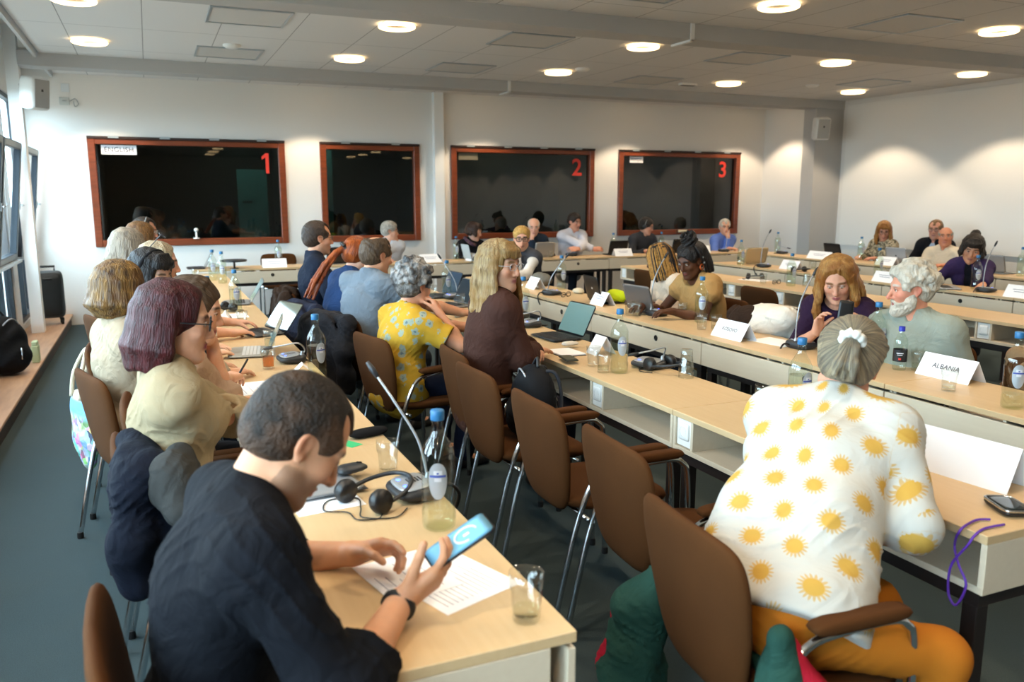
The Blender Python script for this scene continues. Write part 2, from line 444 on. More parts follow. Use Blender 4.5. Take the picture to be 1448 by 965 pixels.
for r, tx, px, py in ((BW[0], '1', 377, 231), (BW[2], '2', 816, 238), (BW[3], '3', 1022, 241)):
    p = ony(px, py, RY1+.02)
    if tx == '1':
        b = MB(); o_ = [(.03, -.13), (.03, .13), (-.01, .13), (-.06, .085), (-.06, .045), (-.012, .075), (-.012, -.13)]
        b.add([(p.x+u, y_, p.z+v) for y_ in (.022, .026) for u, v in o_], [tuple(range(7))]+[tuple(range(7, 14))[::-1]]+[(i_, 7+i_, 7+(i_+1) % 7, (i_+1) % 7) for i_ in range(7)]); b.obj('number_sign', M_RED, r, 'red number 1 on the glass')
    else: text_mesh('number_sign', tx, .36, M_RED, r, (p.x, .024, p.z), (PI/2, 0, 0), .002, bold=.006)['label'] = 'red number %s on the glass' % tx
for r, tx, px, py, w, hh in ((BW[0], 'ENGLISH', 168, 209.5, .40, .115), (BW[3], 'FRANÇAIS', 900, 225.5, .25, .10), (BW[2], '', 662, 221, .3, .1)):
    p = ony(px, py, RY1+.02); p.z = min(p.z, BZ1-.09-hh/2); b = MB(); b.box((p.x-w/2, .018, p.z-hh/2), (p.x+w/2, .022, p.z+hh/2))
    s_ = b.obj('language_sign', M_PAPER if tx else mat('dim_paper', '#6a6452', .8), r)
    if tx: text_mesh('lettering', tx, w*.215, M_INK, s_, (p.x, .0165, p.z), (PI/2, 0, 0), .0005)

# ================================================================= ceiling fittings
M_GLOW = mat('lamp_ring', '#fff3dc', .4, emit='#ffd9a0', estr=3.6)
M_LAMPIN = mat('lamp_inner', '#7a756c', .5)
lamp0 = None; lamps = []
XS = (-.405, 2.06, 4.535, 7.0, 9.14); YS = (10.87, 9.06, 7.215, 5.30, 3.42, 1.55, -.35, -2.22, -4.08, -5.95, -7.8)
rows = ['closest to the booth windows', 'between the far beam and the middle', 'just behind the middle beam', 'in front of the middle beam', 'fifth row from the booths', 'sixth row from the booths', 'above the camera', 'first row behind the camera', 'second row behind the camera', 'third row behind the camera', 'last row by the rear wall']
cols = ['by the windows', 'second from the windows', 'over the middle of the room', 'second from the right wall', 'by the right wall']
for j, y in enumerate(YS):
    for i, x in enumerate(XS):
        lab = 'ring ceiling lamp %s, %s' % (cols[i], rows[j])
        if lamp0 is None:
            lamp0 = thing('ceiling_lamp', lab, 'ceiling lamp', (x, y, CZ), 0, 'ring ceiling lamps')
            b = MB(); R, r = .138, .022
            vs = []; fs = []; n, m = 32, 10
            for a in range(n):
                for c in range(m):
                    A, Cc = 2*PI*a/n, 2*PI*c/m
                    vs.append(((R+r*math.cos(Cc))*math.cos(A), (R+r*math.cos(Cc))*math.sin(A), -.022+.015*math.sin(Cc)))
            for a in range(n):
                for c in range(m): fs.append((a*m+c, ((a+1) % n)*m+c, ((a+1) % n)*m+(c+1) % m, a*m+(c+1) % m))
            b.add(vs, fs, 0, True); b.obj('glow_ring', M_GLOW, lamp0)
            b = MB(); b.lathe([(.112, -.003), (.108, -.008), (.07, -.006), (.02, -.006)], 32); b.obj('reflector', M_LAMPIN, lamp0)
        else: dup(lamp0, (x, y, CZ), 0, lab)
        if y > -6:
            l = bpy.data.lights.new('lamp_light', 'SPOT'); l.energy = 70; l.color = (1., .80, .57); l.spot_size = math.radians(104); l.spot_blend = .22; l.shadow_soft_size = .06
            o = bpy.data.objects.new('lamp_light', l); COL.objects.link(o); o.location = (x, y, CZ-.075)
M_VENT = mat('vent_grey', '#cbc9c5', .6)
vent0 = None
for (x, y), lab in (((.86, 7.40), 'square metal framed ceiling vent over the left row, near one'), ((.86, 9.28), 'square metal framed ceiling vent before booth window 1'), ((3.41, 7.42), 'square metal framed ceiling vent behind the middle beam, centre'),
                    ((3.39, 9.28), 'square metal framed ceiling vent before the pilaster'), ((5.96, 7.43), 'square metal framed ceiling vent behind the middle beam, right of the cable duct'), ((6.04, 5.46), 'square metal framed ceiling vent in front of the middle beam, right'),
                    ((5.92, 9.28), 'square metal framed ceiling vent before booth window 2'), ((8.75, 8.35), 'square metal framed ceiling vent near the right wall'), ((3.4, 5.3), 'square metal framed ceiling vent at the top edge')):
    if vent0 is None:
        vent0 = thing('ceiling_vent', lab, 'ceiling vent', (x, y, CZ), 0, 'square ceiling vents')
        b = MB(); w, t = .32, .022
        for a in (-w, w-t): b.box((a, -w, -.012), (a+t, w, 0), .002); b.box((-w+t, a, -.012), (w-t, a+t, 0), .002)
        b.obj('vent_frame', M_ALU, vent0)
        b = MB(); b.box((-w+t, -w+t, -.006), (w-t, w-t, 0)); b.obj('vent_panel', M_VENT, vent0)
    else: dup(vent0, (x, y, CZ), 0, lab)
for (x, y), lab in (((.85, 8.8), 'white smoke detector between the lamps before booth window 1'), ((8.17, 8.81), 'white smoke detector near the right wall'), ((4.7, 8.77), 'white smoke detector over the middle of the room')):
    b = MB(); b.lathe([(.085, 0), (.085, -.012), (.06, -.03), (.02, -.034)], 28, (0, 0, 0)); o = b.obj('smoke_detector', M_WHITE); o.location = (x, y, CZ); tag(o, lab, 'smoke detector')
b = MB(); b.box((-.12, -.05, -.03), (.12, .05, 0), .006); b.box((-.1, -.04, -.034), (.1, .04, -.03), 0, 1); o = b.obj('ceiling_sensor', [M_WHITE, M_BLACK]); o.location = (6.56, 9.33, CZ); tag(o, 'small dark sensor on the ceiling near the far beam', 'sensor')
# wall speakers
def speaker(loc, rz, tilt, lab):
    root = thing('wall_speaker', lab, 'loudspeaker', loc, rz)
    b = MB(); b.T = Matrix.Rotation(tilt, 4, 'Y')
    b.cushion(superellipse(.115, .17, 8, 40), .2, 5, lambda u, v, h: (h+.17, u, v), p=14); c = b.obj('cabinet', M_WHITE, root)
    b = MB(); b.T = Matrix.Rotation(tilt, 4, 'Y'); b.box((.268, -.09, -.14), (.275, .09, .14), .004); b.box((.274, -.012, .02), (.277, .012, .045), .001, 1); b.obj('grille', [mat('grille_grey', '#a9aaa8', .6), M_BLACK], c)
    b = MB(); b.box((0, -.03, -.08), (.015, .03, .08), .004); b.tube([(.01, 0, 0), (.05, 0, .0), (.09, 0, 0)], .014); b.tube([(.01, 0, .03), (.03, .02, .09), (.07, .03, .09), (.1, .02, .05)], .005, sub=4); b.obj('bracket', M_GREYP, root)
P = onx(48, 128, -1.02)
speaker((-1.12, 10.11, 2.66), math.radians(-42), .12, 'white loudspeaker on the left window pillar')
speaker((9.44, 10.04, 2.62), math.radians(-110), .12, 'white loudspeaker on the grey column at the right')
# switches on the back wall, far left
P = ony(91, 143, RY1); b = MB(); b.box((P.x-.055, RY1-.015, P.z-.045), (P.x+.055, RY1, P.z+.045), .004); b.lathe([(.026, 0), (.02, .004), (.0, .004)], 20, (P.x, RY1-.017, P.z), 1)
b.tube([(P.x+.06, RY1-.01, P.z), (P.x+.12, RY1-.03, P.z+.03), (P.x+.15, RY1-.02, P.z-.03), (P.x+.11, RY1-.02, P.z-.06), (P.x+.1, RY1-.02, P.z)], .004, sub=4, mi=1)
tag(b.obj('wall_socket', [mat('socket_cream', '#cfd2ce', .5), M_GREYP]), 'wall socket with a dangling cable end, upper left of the back wall', 'socket')
P = ony(92, 124, RY1); b = MB(); b.box((P.x-.045, RY1-.008, P.z-.05), (P.x+.045, RY1, P.z+.05), .004); tag(b.obj('wall_plate', mat('plate_white', '#dfe3e4', .5)), 'blank white wall plate above the socket', 'wall plate')
# ================================================================= conference tables (open side at local x=0, back panel at x=W, running along +y)
TW, TL, TH = .455, 1.4, .74
def table_proto():
    root = thing('conference_table', '-', 'table', (0, 0, 0), 0)
    W, L = TW, TL
    b = MB(); b.box((0, .0015, TH-.025), (W, L-.0015, TH), .002); b.obj('tabletop', M_MAPLE, root)
    b = MB(); b.box((.003, .002, .575), (W-.02, L-.002, .595), .0015); b.obj('shelf_board', M_PANEL, root)
    for y in (.002, L-.02):
        b = MB(); b.box((.004, y, .575), (W-.058, y+.018, TH-.0255), .0015); b.obj('end_panel', M_PANEL, root)
    b = MB(); b.box((W-.019, .004, .565), (W-.001, L-.004, TH-.038), .0015); b.obj('back_panel', M_PANEL, root)
    for y in (L/2-.009, L/2-.125, L-.135):
        b = MB(); b.box((.006, y, .595), (W-.02, y+.016, TH-.0255), .001); b.obj('divider', M_PANEL, root)
    for y in (L/2-.108, L-.117):
        b = MB(); b.box((.012, y, .6), (.02, y+.096, TH-.03), .001); b.cushion(superellipse(.036, .036, 8, 32), .01, 3, lambda u, v, h, y=y: (.010-h, y+.048+u, .662+v), p=20)
        s_ = b.obj('power_socket', M_WHITE, root)
        b = MB(); b.lathe([(.021, 0), (.019, .004), (.018, .012)], 24, (0, 0, 0), cap0=False); b.lathe([(.003, .0121), (.003, .013)], 8, (.008, 0, 0)); b.lathe([(.003, .0121), (.003, .013)], 8, (-.008, 0, 0))
        o = b.obj('socket_well', M_GREYP, s_); o.location = (.0045, y+.048, .662); o.rotation_euler = (0, PI/2, 0)
    b = MB()
    for x in (.03, W-.075): b.box((x, .03, .525), (x+.045, L-.03, .5745))
    for y in (.03, L-.075): b.box((.075, y, .525), (W-.075, y+.045, .5745))
    b.obj('steel_frame', M_DARKSTEEL, root)
    for x in (.03, W-.075):
        for y in (.031, L-.076):
            b = MB(); b.box((x, y, .0), (x+.045, y+.045, .5249), .002); b.obj('leg', M_DARKSTEEL, root)
    b = MB(); b.lathe([(.02, 0), (.02, .003), (.012, .0032), (.012, -.004)], 20, cap1=True); o = b.obj('cable_grommet', M_BLACK, root); o.location = (W-.001, L*.64, .655); o.rotation_euler = (0, PI/2, 0)
    return root
TAB0 = table_proto(); _tfirst = [True]
def table(loc, rz, label, group):
    if _tfirst[0]:
        _tfirst[0] = False; TAB0.location = loc; TAB0.rotation_euler = (0, 0, rz); tag(TAB0, label, 'table', group); return TAB0
    return dup(TAB0, loc, rz, label, group)
XA, XB, XC, XD, XE, XG, YF = .273, 1.905, 3.075, 5.36, 6.735, 8.42, 10.35
Y0 = 1.335
ordn = ['nearest the camera', 'second from the camera', 'third from the camera', 'fourth from the camera', 'fifth from the camera', 'sixth from the camera', 'farthest from the camera']
for k, l in enumerate(['carrying the paper sheet and the near water glass', 'carrying the open notebooks and silver laptops', 'under the two open reflecting laptops', 'under the group of water bottles', 'under the dark laptop by the grey haired women', 'at the far end by booth window 1']):
    table((XA, Y0+.01+TL*k, 0), 0, 'maple table unit of the left row, %s' % l, 'conference tables of the left row')
for k, l in enumerate(['with the big blank name card', 'with power sockets behind the empty chairs', 'under the dark laptop of the woman in brown', 'under the white coffee cup', 'behind the man in grey']):
    table((XB, Y0+TL*k, 0), 0, 'maple table unit of the centre row %s' % l, 'conference tables of the centre row')
for k, l in enumerate(['before the bearded man', 'with the KOSOVO name card', 'with the grey laptop and two tumblers', 'with the black laptop', 'at the far end']):
    table((XC+TW, Y0+TL+TL*k, 0), PI, 'maple table unit facing the centre row, %s' % l, 'conference tables facing the centre row')
yD = 8.92-TL
for k, l in enumerate(['beside the laptops at the far end', 'with the folded spectacles', 'behind the bearded man', 'at the right edge of the photo']):
    table((XD, yD-TL*k, 0), 0, 'maple table unit of the right row, %s' % l, 'conference tables of the right row')
for k, l in enumerate(['at the far end', 'with the tall bottle and a name card', 'before the woman in purple cardigan', 'at the right edge of the photo']):
    table((XE+TW, yD-TL*k+TL, 0), PI, 'maple table facing the right row, %s' % l, 'conference tables facing the right row')
for k, l in enumerate(['in the far corner', 'before the woman in patterned blouse', 'before the balding man', 'at the right edge of the photo']):
    table((XG+TW, 10.33-TL*k, 0), PI, 'maple table unit along the right wall, %s' % l, 'conference tables along the right wall')
xf = 6.03-4*TL
for k, l in enumerate(['behind the left row', 'with the first two name cards', 'in front of booth window 2', 'before the pilaster', 'before the man in a white shirt', 'before the man in the charcoal shirt']):
    table((xf+TL*k, YF+TW, 0), -PI/2, 'maple table unit along the booth wall, %s' % l, 'conference tables along the booth wall')

# ================================================================= armchairs (front towards +x, seat centre at the origin)
def fabric(name, a, b_=None, bump=.35, bscale=380., rough=.9, sheen=0., fold=0.):
    if name in MATS: return MATS[name]
    t = NT(name); b = t.bsdf(); b.inputs['Roughness'].default_value = rough; b.inputs['Specular IOR Level'].default_value = .15
    tc = t.new('ShaderNodeTexCoord')
    n0 = t.new('ShaderNodeTexNoise', i_Scale=7., i_Detail=4.); t.link(tc.outputs['Object'], n0.inputs['Vector'])
    t.link(t.mix(n0.outputs[0], rgba(a), rgba(b_ or a)), b.inputs['Base Color'])
    n1 = t.new('ShaderNodeTexNoise', i_Scale=bscale, i_Detail=2.); t.link(tc.outputs['Object'], n1.inputs['Vector'])
    bp = t.new('ShaderNodeBump', i_Strength=bump, i_Distance=.0025); t.link(n1.outputs[0], bp.inputs['Height'])
    if fold:
        n2 = t.new('ShaderNodeTexNoise', i_Scale=11., i_Detail=3.5, i_Roughness=.45, i_Distortion=1.6); t.link(tc.outputs['Object'], n2.inputs['Vector'])
        b2 = t.new('ShaderNodeBump', i_Strength=fold, i_Distance=.03); t.link(n2.outputs[0], b2.inputs['Height']); t.link(b2.outputs[0], bp.inputs['Normal'])
    t.link(bp.outputs[0], b.inputs['Normal'])
    MATS[name] = t.m; return t.m
M_BROWNFAB = fabric('brown_upholstery', '#41250d', '#4d2d12')
M_BLACKFAB = fabric('black_upholstery', '#17171a', '#1d1d20')
def back_outline(n=56):
    out = []
    for i in range(n):
        t = 2*PI*i/n; c, s_ = math.cos(t), math.sin(t)
        pe = 7. if s_ > 0 else 5.
        u = abs(c)**(2/pe)*(1 if c >= 0 else -1); v = abs(s_)**(2/pe)*(1 if s_ >= 0 else -1)
        z = (v+1)/2
        w = .172+.066*min(1, z/.62)**.9 if z < .62 else .238-.006*((z-.62)/.38)**2
        out.append((u*w, z*.44))
    return out
def chair_proto():
    root = thing('conference_chair', '-', 'chair')
    b = MB(); b.cushion(superellipse(.235, .235, 5, 44), .065, 7, lambda u, v, h: (u+.01, v*(1-.08*(u < 0)*abs(u)/.2), .445+h+.02*(u/.235)**2*(1 if u < 0 else -.6)), p=6)
    b.obj('seat', M_BROWNFAB, root)
    b = MB()
    def wb(u, v, h): return (-.205-.16*v-.10*v*v*0+.26*u*u+h, u, .405+v*.985)
    b.cushion(back_outline(), .042, 8, wb, p=8); b.obj('backrest', M_BROWNFAB, root)
    for s_ in (1, -1):
        Y = .262*s_
        b = MB(); b.tube([(.215, Y, .012), (.205, Y, .30), (.195, Y, .56), (.17, Y, .617), (.12, Y, .636), (-.02, Y, .630), (-.10, Y, .612), (-.15, Y, .555), (-.21, Y*.99, .40), (-.30, Y*.97, .012)], .0115, 10, sub=6)
        b.obj('side_frame', M_CHROME, root)
        b = MB(); b.cushion(superellipse(.135, .027, 6, 40), .034, 5, lambda u, v, h, Y=Y: (u+.035, v+Y, .655+h+.02*u), p=6); b.obj('armrest', M_BROWNFAB, root)
    for x, z in ((.14, .413), (-.155, .41)):
        b = MB(); b.tube([(x, -.255, z+.0), (x, .255, z)], .0095, 8); b.obj('cross_bar', M_CHROME, root)
    for x, s_, q in ((.215, 1, 1), (.215, -1, 1), (-.30, 1, .97), (-.30, -1, .97)):
        b = MB(); b.lathe([(.0145, 0), (.0155, .01), (.014, .03)], 12, (x, .262*s_*q, .001)); b.obj('foot_cap', M_RUBBER, root)
    return root
CH0 = chair_proto(); _cfirst = [True]
def chair(x, y, deg, label, group='brown conference chairs'):
    if _cfirst[0]:
        _cfirst[0] = False; CH0.location = (x, y, 0); CH0.rotation_euler = (0, 0, math.radians(deg)); tag(CH0, label, 'chair', group); return CH0
    return dup(CH0, (x, y, 0), math.radians(deg), label, group)
# empty chairs of the centre row
chair(1.575, 2.80, 0, 'empty brown armchair at the shelves below the notebook and tall bottle', None)
chair(1.575, 2.20, -3, 'empty brown armchair next to the woman in the sun print shirt', None)
chair(1.56, 3.42, 2, 'brown armchair carrying a black backpack on its seat', None)
CHAIR_SUN = chair(1.40, 1.535, -5, 'brown armchair under the woman in the sun print shirt', None)
# ================================================================= soft bodies: signed-distance modelling, meshed once
import openvdb
F32 = np.float32
V3 = lambda *a: np.array(a if len(a) == 3 else a[0], dtype=float)
def nrm(v):
    v = np.asarray(v, float); return v/max(1e-9, np.linalg.norm(v))
class Sdf:
    def __init__(s): s.p = []
    def _add(s, fn, lo, hi, k, op): s.p.append((fn, np.asarray(lo, float), np.asarray(hi, float), k, op)); return s
    def ell(s, c, r, R=None, k=.02, op='u'):
        c = np.asarray(c, float); r = np.asarray(r if hasattr(r, '__len__') else (r, r, r), float)
        m = max(r) if R is not None else None
        def fn(x, y, z):
            px, py, pz = x-F32(c[0]), y-F32(c[1]), z-F32(c[2])
            if R is not None:
                Q = np.asarray(R, F32)
                px, py, pz = (Q[0, 0]*px+Q[1, 0]*py+Q[2, 0]*pz, Q[0, 1]*px+Q[1, 1]*py+Q[2, 1]*pz, Q[0, 2]*px+Q[1, 2]*py+Q[2, 2]*pz)
            a, b_, d = px/F32(r[0]), py/F32(r[1]), pz/F32(r[2])
            k0 = np.sqrt(a*a+b_*b_+d*d); k1 = np.sqrt((a/F32(r[0]))**2+(b_/F32(r[1]))**2+(d/F32(r[2]))**2)+F32(1e-6)
            return k0*(k0-F32(1))/k1
        e = np.full(3, m) if m else r
        return s._add(fn, c-e, c+e, k, op)
    def rc(s, a, b, ra, rb=None, k=.02, op='u', flat=False):
        a = np.asarray(a, float); b = np.asarray(b, float); rb = ra if rb is None else rb
        ba = b-a; L2 = max(1e-9, float(ba@ba)); L = math.sqrt(L2); m = max(ra, rb)
        def fn(x, y, z):
            px, py, pz = x-F32(a[0]), y-F32(a[1]), z-F32(a[2])
            t = (px*F32(ba[0])+py*F32(ba[1])+pz*F32(ba[2]))/F32(L2); tc = np.clip(t, 0, 1)
            if flat:
                q = np.sqrt((px-F32(ba[0])*t)**2+(py-F32(ba[1])*t)**2+(pz-F32(ba[2])*t)**2)-(F32(ra)+F32(rb-ra)*tc)
                return np.maximum(q, np.maximum(-t, t-1)*F32(L))
            return np.sqrt((px-F32(ba[0])*tc)**2+(py-F32(ba[1])*tc)**2+(pz-F32(ba[2])*tc)**2)-(F32(ra)+F32(rb-ra)*tc)
        return s._add(fn, np.minimum(a, b)-m, np.maximum(a, b)+m, k, op)
    def half(s, p, n, k=.01):
        """remove everything on the +n side of the plane"""
        p = np.asarray(p, float); n = nrm(n)
        fn = lambda x, y, z: -((x-F32(p[0]))*F32(n[0])+(y-F32(p[1]))*F32(n[1])+(z-F32(p[2]))*F32(n[2]))
        return s._add(fn, None, None, k, 's')
    def chain(s, pts, rs, k=.015):
        for i in range(len(pts)-1): s.rc(pts[i], pts[i+1], rs[i], rs[i+1], k)
        return s
    def mesh(s, name, vox, noise=None):
        P = [q for q in s.p if q[4] == 'u']
        lo = np.min([q[1]-q[3] for q in P], 0)-3*vox; hi = np.max([q[2]+q[3] for q in P], 0)+3*vox
        n = np.ceil((hi-lo)/vox).astype(int)+1
        ax = [(lo[i]+vox*np.arange(n[i])).astype(F32) for i in range(3)]
        D = np.full(n, .3, F32)
        for fn, l, h, k, op in s.p:
            if not l is None and np.size(l) == 3 and l.dtype != object:
                m = k+4*vox
                i0 = np.clip(np.floor((l-m-lo)/vox).astype(int), 0, n); i1 = np.clip(np.ceil((h+m-lo)/vox).astype(int)+1, 0, n)
                if np.any(i1 <= i0): continue
            else: i0, i1 = np.zeros(3, int), n
            sl = tuple(slice(a, b) for a, b in zip(i0, i1))
            d = fn(ax[0][sl[0]][:, None, None], ax[1][sl[1]][None, :, None], ax[2][sl[2]][None, None, :])
            A = D[sl]; k = F32(max(k, 1e-5))
            if op == 'u':
                h_ = np.clip(F32(.5)+F32(.5)*(A-d)/k, 0, 1); D[sl] = A*(1-h_)+d*h_-k*h_*(1-h_)
            else:
                d = -d; h_ = np.clip(F32(.5)-F32(.5)*(A-d)/k, 0, 1); D[sl] = A*(1-h_)+d*h_+k*h_*(1-h_)
        if noise is not None: D += noise(ax[0][:, None, None], ax[1][None, :, None], ax[2][None, None, :]).astype(F32)
        g = openvdb.FloatGrid(.3); g.copyFromArray(D)
        out = g.convertToPolygons(isovalue=0., adaptivity=0.)
        pts = out[0]; quads = out[-1]
        pts = np.asarray(pts, float)*vox+lo
        me = bpy.data.meshes.new(name)
        nq = len(quads); me.vertices.add(len(pts)); me.vertices.foreach_set('co', pts.ravel().astype(F32))
        me.loops.add(nq*4); me.loops.foreach_set('vertex_index', np.asarray(quads, np.int32)[:, ::-1].ravel())
        me.polygons.add(nq); me.polygons.foreach_set('loop_start', np.arange(0, nq*4, 4, dtype=np.int32)); me.polygons.foreach_set('loop_total', np.full(nq, 4, np.int32))
        me.polygons.foreach_set('use_smooth', np.ones(nq, bool))
        me.update(calc_edges=True); me.validate()
        return me, pts
def wrinkle(amp, fx, seed=0., dirn=(0, 0, 1)):
    d = nrm(dirn)
    def fn(x, y, z):
        u = x*F32(d[0])+y*F32(d[1])+z*F32(d[2])
        a = np.sin(F32(fx)*u*1.0+F32(2.2)*np.sin(F32(fx*.37)*(x+F32(.6)*y)+F32(seed))+F32(1.6)*np.sin(F32(fx*.45)*(y-F32(.4)*z)+F32(seed*1.7)))
        b = np.sin(F32(fx*.31)*(x-y)+F32(seed*2.1))*np.sin(F32(fx*.27)*(y+z)+F32(seed))
        w = F32(fx*2.3)*(u+F32(.25)*np.sin(F32(9.)*(x-F32(.7)*y)+F32(seed))*F32(.35))+F32(1.4)*np.sin(F32(fx*.6)*(x+y-z))
        rid = (F32(1)-np.abs(np.sin(w)))**3
        msk = np.clip(F32(.35)+np.sin(F32(fx*.33)*(x+y+z)+F32(seed*3.))+F32(.5)*np.sin(F32(fx*.5)*(y-z)), 0, 1)
        return F32(amp)*(a*(F32(.55)+F32(.45)*b)-F32(.75)*rid*msk)
    return fn
def vcol(me, cols):
    at = me.color_attributes.new('Col', 'FLOAT_COLOR', 'POINT')
    c = np.ones((len(me.vertices), 4), F32); c[:, :3] = cols; at.data.foreach_set('color', c.ravel())
# ================================================================= people
def skin_mat():
    t = NT('skin'); b = t.bsdf(); b.inputs['Roughness'].default_value = .5; b.inputs['Specular IOR Level'].default_value = .3
    b.inputs['Subsurface Weight'].default_value = .12; b.inputs['Subsurface Radius'].default_value = (.02, .008, .004); b.inputs['Subsurface Scale'].default_value = .3
    a = t.new('ShaderNodeAttribute', attribute_name='Col')
    tc = t.new('ShaderNodeTexCoord'); nz = t.new('ShaderNodeTexNoise', i_Scale=55., i_Detail=4.); t.link(tc.outputs['Object'], nz.inputs['Vector'])
    mr = t.new('ShaderNodeMapRange'); mr.inputs[3].default_value = .9; mr.inputs[4].default_value = 1.08; t.link(nz.outputs[0], mr.inputs[0])
    mx = t.new('ShaderNodeMix', data_type='RGBA', blend_type='MULTIPLY'); mx.inputs[0].default_value = 1.
    t.link(a.outputs[0], mx.inputs[6]); t.link(mr.outputs[0], mx.inputs[7]); t.link(mx.outputs[2], b.inputs['Base Color'])
    n2 = t.new('ShaderNodeTexNoise', i_Scale=420., i_Detail=2.); t.link(tc.outputs['Object'], n2.inputs['Vector'])
    bp = t.new('ShaderNodeBump', i_Strength=.12, i_Distance=.004); t.link(n2.outputs[0], bp.inputs['Height']); t.link(bp.outputs[0], b.inputs['Normal'])
    return t.m
M_SKIN = skin_mat()
M_EYEW = mat('eye_white', '#d9d4cc', .25); M_IRIS = mat('iris_brown', '#2c1c12', .2)
def hair_mat(name, a, b_, stretch=(34, 34, 5), rough=.42, c3=None, radial=None):
    if name in MATS: return MATS[name]
    t = NT(name); bs = t.bsdf(); bs.inputs['Roughness'].default_value = rough; bs.inputs['Specular IOR Level'].default_value = .28
    tc = t.new('ShaderNodeTexCoord'); mp = t.new('ShaderNodeMapping'); mp.inputs['Scale'].default_value = stretch; t.link(tc.outputs['Object'], mp.inputs[0])
    vec = mp.outputs[0]
    if radial:
        sp = t.new('ShaderNodeSeparateXYZ'); t.link(tc.outputs['Object'], sp.inputs[0])
        an = t.math('ARCTAN2', t.math('SUBTRACT', sp.outputs[1], radial[0]), t.math('SUBTRACT', sp.outputs[2], radial[1]))
        cb = t.new('ShaderNodeCombineXYZ'); t.link(t.math('MULTIPLY', an, 7.), cb.inputs[0]); t.link(t.math('MULTIPLY', sp.outputs[0], 6.), cb.inputs[1]); vec = cb.outputs[0]
    n1 = t.new('ShaderNodeTexNoise', i_Scale=1.6, i_Detail=5., i_Roughness=.65, i_Distortion=.4); t.link(vec, n1.inputs['Vector'])
    mr = t.new('ShaderNodeMapRange'); mr.inputs[1].default_value = .34; mr.inputs[2].default_value = .66; t.link(n1.outputs[0], mr.inputs[0])
    col = t.mix(mr.outputs[0], rgba(a), rgba(b_))
    if c3:
        n3 = t.new('ShaderNodeTexNoise', i_Scale=9., i_Detail=2.); t.link(tc.outputs['Object'], n3.inputs['Vector'])
        m3 = t.new('ShaderNodeMapRange'); m3.inputs[1].default_value = .45; m3.inputs[2].default_value = .6; t.link(n3.outputs[0], m3.inputs[0])
        col = t.mix(m3.outputs[0], col, rgba(c3))
    t.link(col, bs.inputs['Base Color'])
    n2 = t.new('ShaderNodeTexNoise', i_Scale=5., i_Detail=4.); t.link(vec, n2.inputs['Vector'])
    bp = t.new('ShaderNodeBump', i_Strength=.75, i_Distance=.012); t.link(n2.outputs[0], bp.inputs['Height']); t.link(bp.outputs[0], bs.inputs['Normal'])
    MATS[name] = t.m; return t.m
def rotz(a): c, s = math.cos(a), math.sin(a); return np.array([[c, -s, 0], [s, c, 0], [0, 0, 1.]])
def roty(a): c, s = math.cos(a), math.sin(a); return np.array([[c, 0, s], [0, 1, 0], [-s, 0, c]])
def rotx(a): c, s = math.cos(a), math.sin(a); return np.array([[1, 0, 0], [0, c, -s], [0, s, c]])
def rot_about(v, ax, a):
    ax = nrm(ax); v = np.asarray(v, float); return v*math.cos(a)+np.cross(ax, v)*math.sin(a)+ax*(ax@v)*(1-math.cos(a))
D2R = math.radians
# ---- head, in head space (x forward, y left, z up, origin between the ears)
def add_head(S, H, sex, hs, male_jaw=1., nose=1., ears=True, fat=0., mouth_open=0.):
    R, o = H
    def T(*p): return o+R@(np.array(p)*hs)
    f = sex == 'f'
    S.ell(T(-.012, 0, .036), np.array((.098, .077, .086))*hs, R, .02)
    S.ell(T(.030, 0, -.032), np.array((.062, .060+fat, .088))*hs, R, .035)
    S.rc(T(.012, .048+fat, -.062), T(.066, .016, -.100), .020*hs, .017*hs, .028); S.rc(T(.012, -.048-fat, -.062), T(.066, -.016, -.100), .020*hs, .017*hs, .028)
    S.ell(T(.074, 0, -.101), np.array((.018, .022 if not f else .018, .017))*hs, R, .02)
    S.rc(T(.075, .040, .030), T(.083, .012, .027), .011*hs, .011*hs, .016); S.rc(T(.075, -.040, .030), T(.083, -.012, .027), .011*hs, .011*hs, .016)
    S.ell(T(.062, .043, -.020), np.array((.022, .018, .02))*hs, R, .022); S.ell(T(.062, -.043, -.020), np.array((.022, .018, .02))*hs, R, .022)
    for y in (.031, -.031):
        S.ell(T(.099, y, .010), np.array((.017, .021, .0125))*hs, R, .012, 's')
        S.ell(T(.0755, y, .010), np.array((.0145, .0165, .0135))*hs, R, .003)
    S.rc(T(.086, 0, .020), T(.108*nose, 0, -.026), .0075*hs, .0105*hs, .012); S.ell(T(.106*nose, 0, -.030), .0115*hs, None, .007)
    for y in (.0125, -.0125): S.ell(T(.094, y, -.034), np.array((.011, .0075, .008))*hs, R, .006)
    for y in (1, -1):
        S.rc(T(.083, y*.021, -.0625), T(.0935, y*.004, -.0585), .0042*hs, .0056*hs, .006)
        S.rc(T(.083, y*.018, -.0685), T(.0915, y*.003, -.0715), .0042*hs, .0062*hs, .006)
        S.rc(T(.0895, y*.022, -.0650), T(.1000, 0, -.0648), .0018*hs, .0022*hs, .003, 's')
    if ears:
        for y in (1, -1):
            E = R@rotz(-y*.45)@roty(-.2)
            S.ell(T(-.006, y*.0765, .004), np.array((.0185, .008, .031))*hs, E, .005)
            S.ell(T(-.002, y*.0845, .006), np.array((.0105, .007, .019))*hs, E, .005, 's')
            S.ell(T(.001, y*.0765, -.022), np.array((.009, .0065, .011))*hs, R, .005)
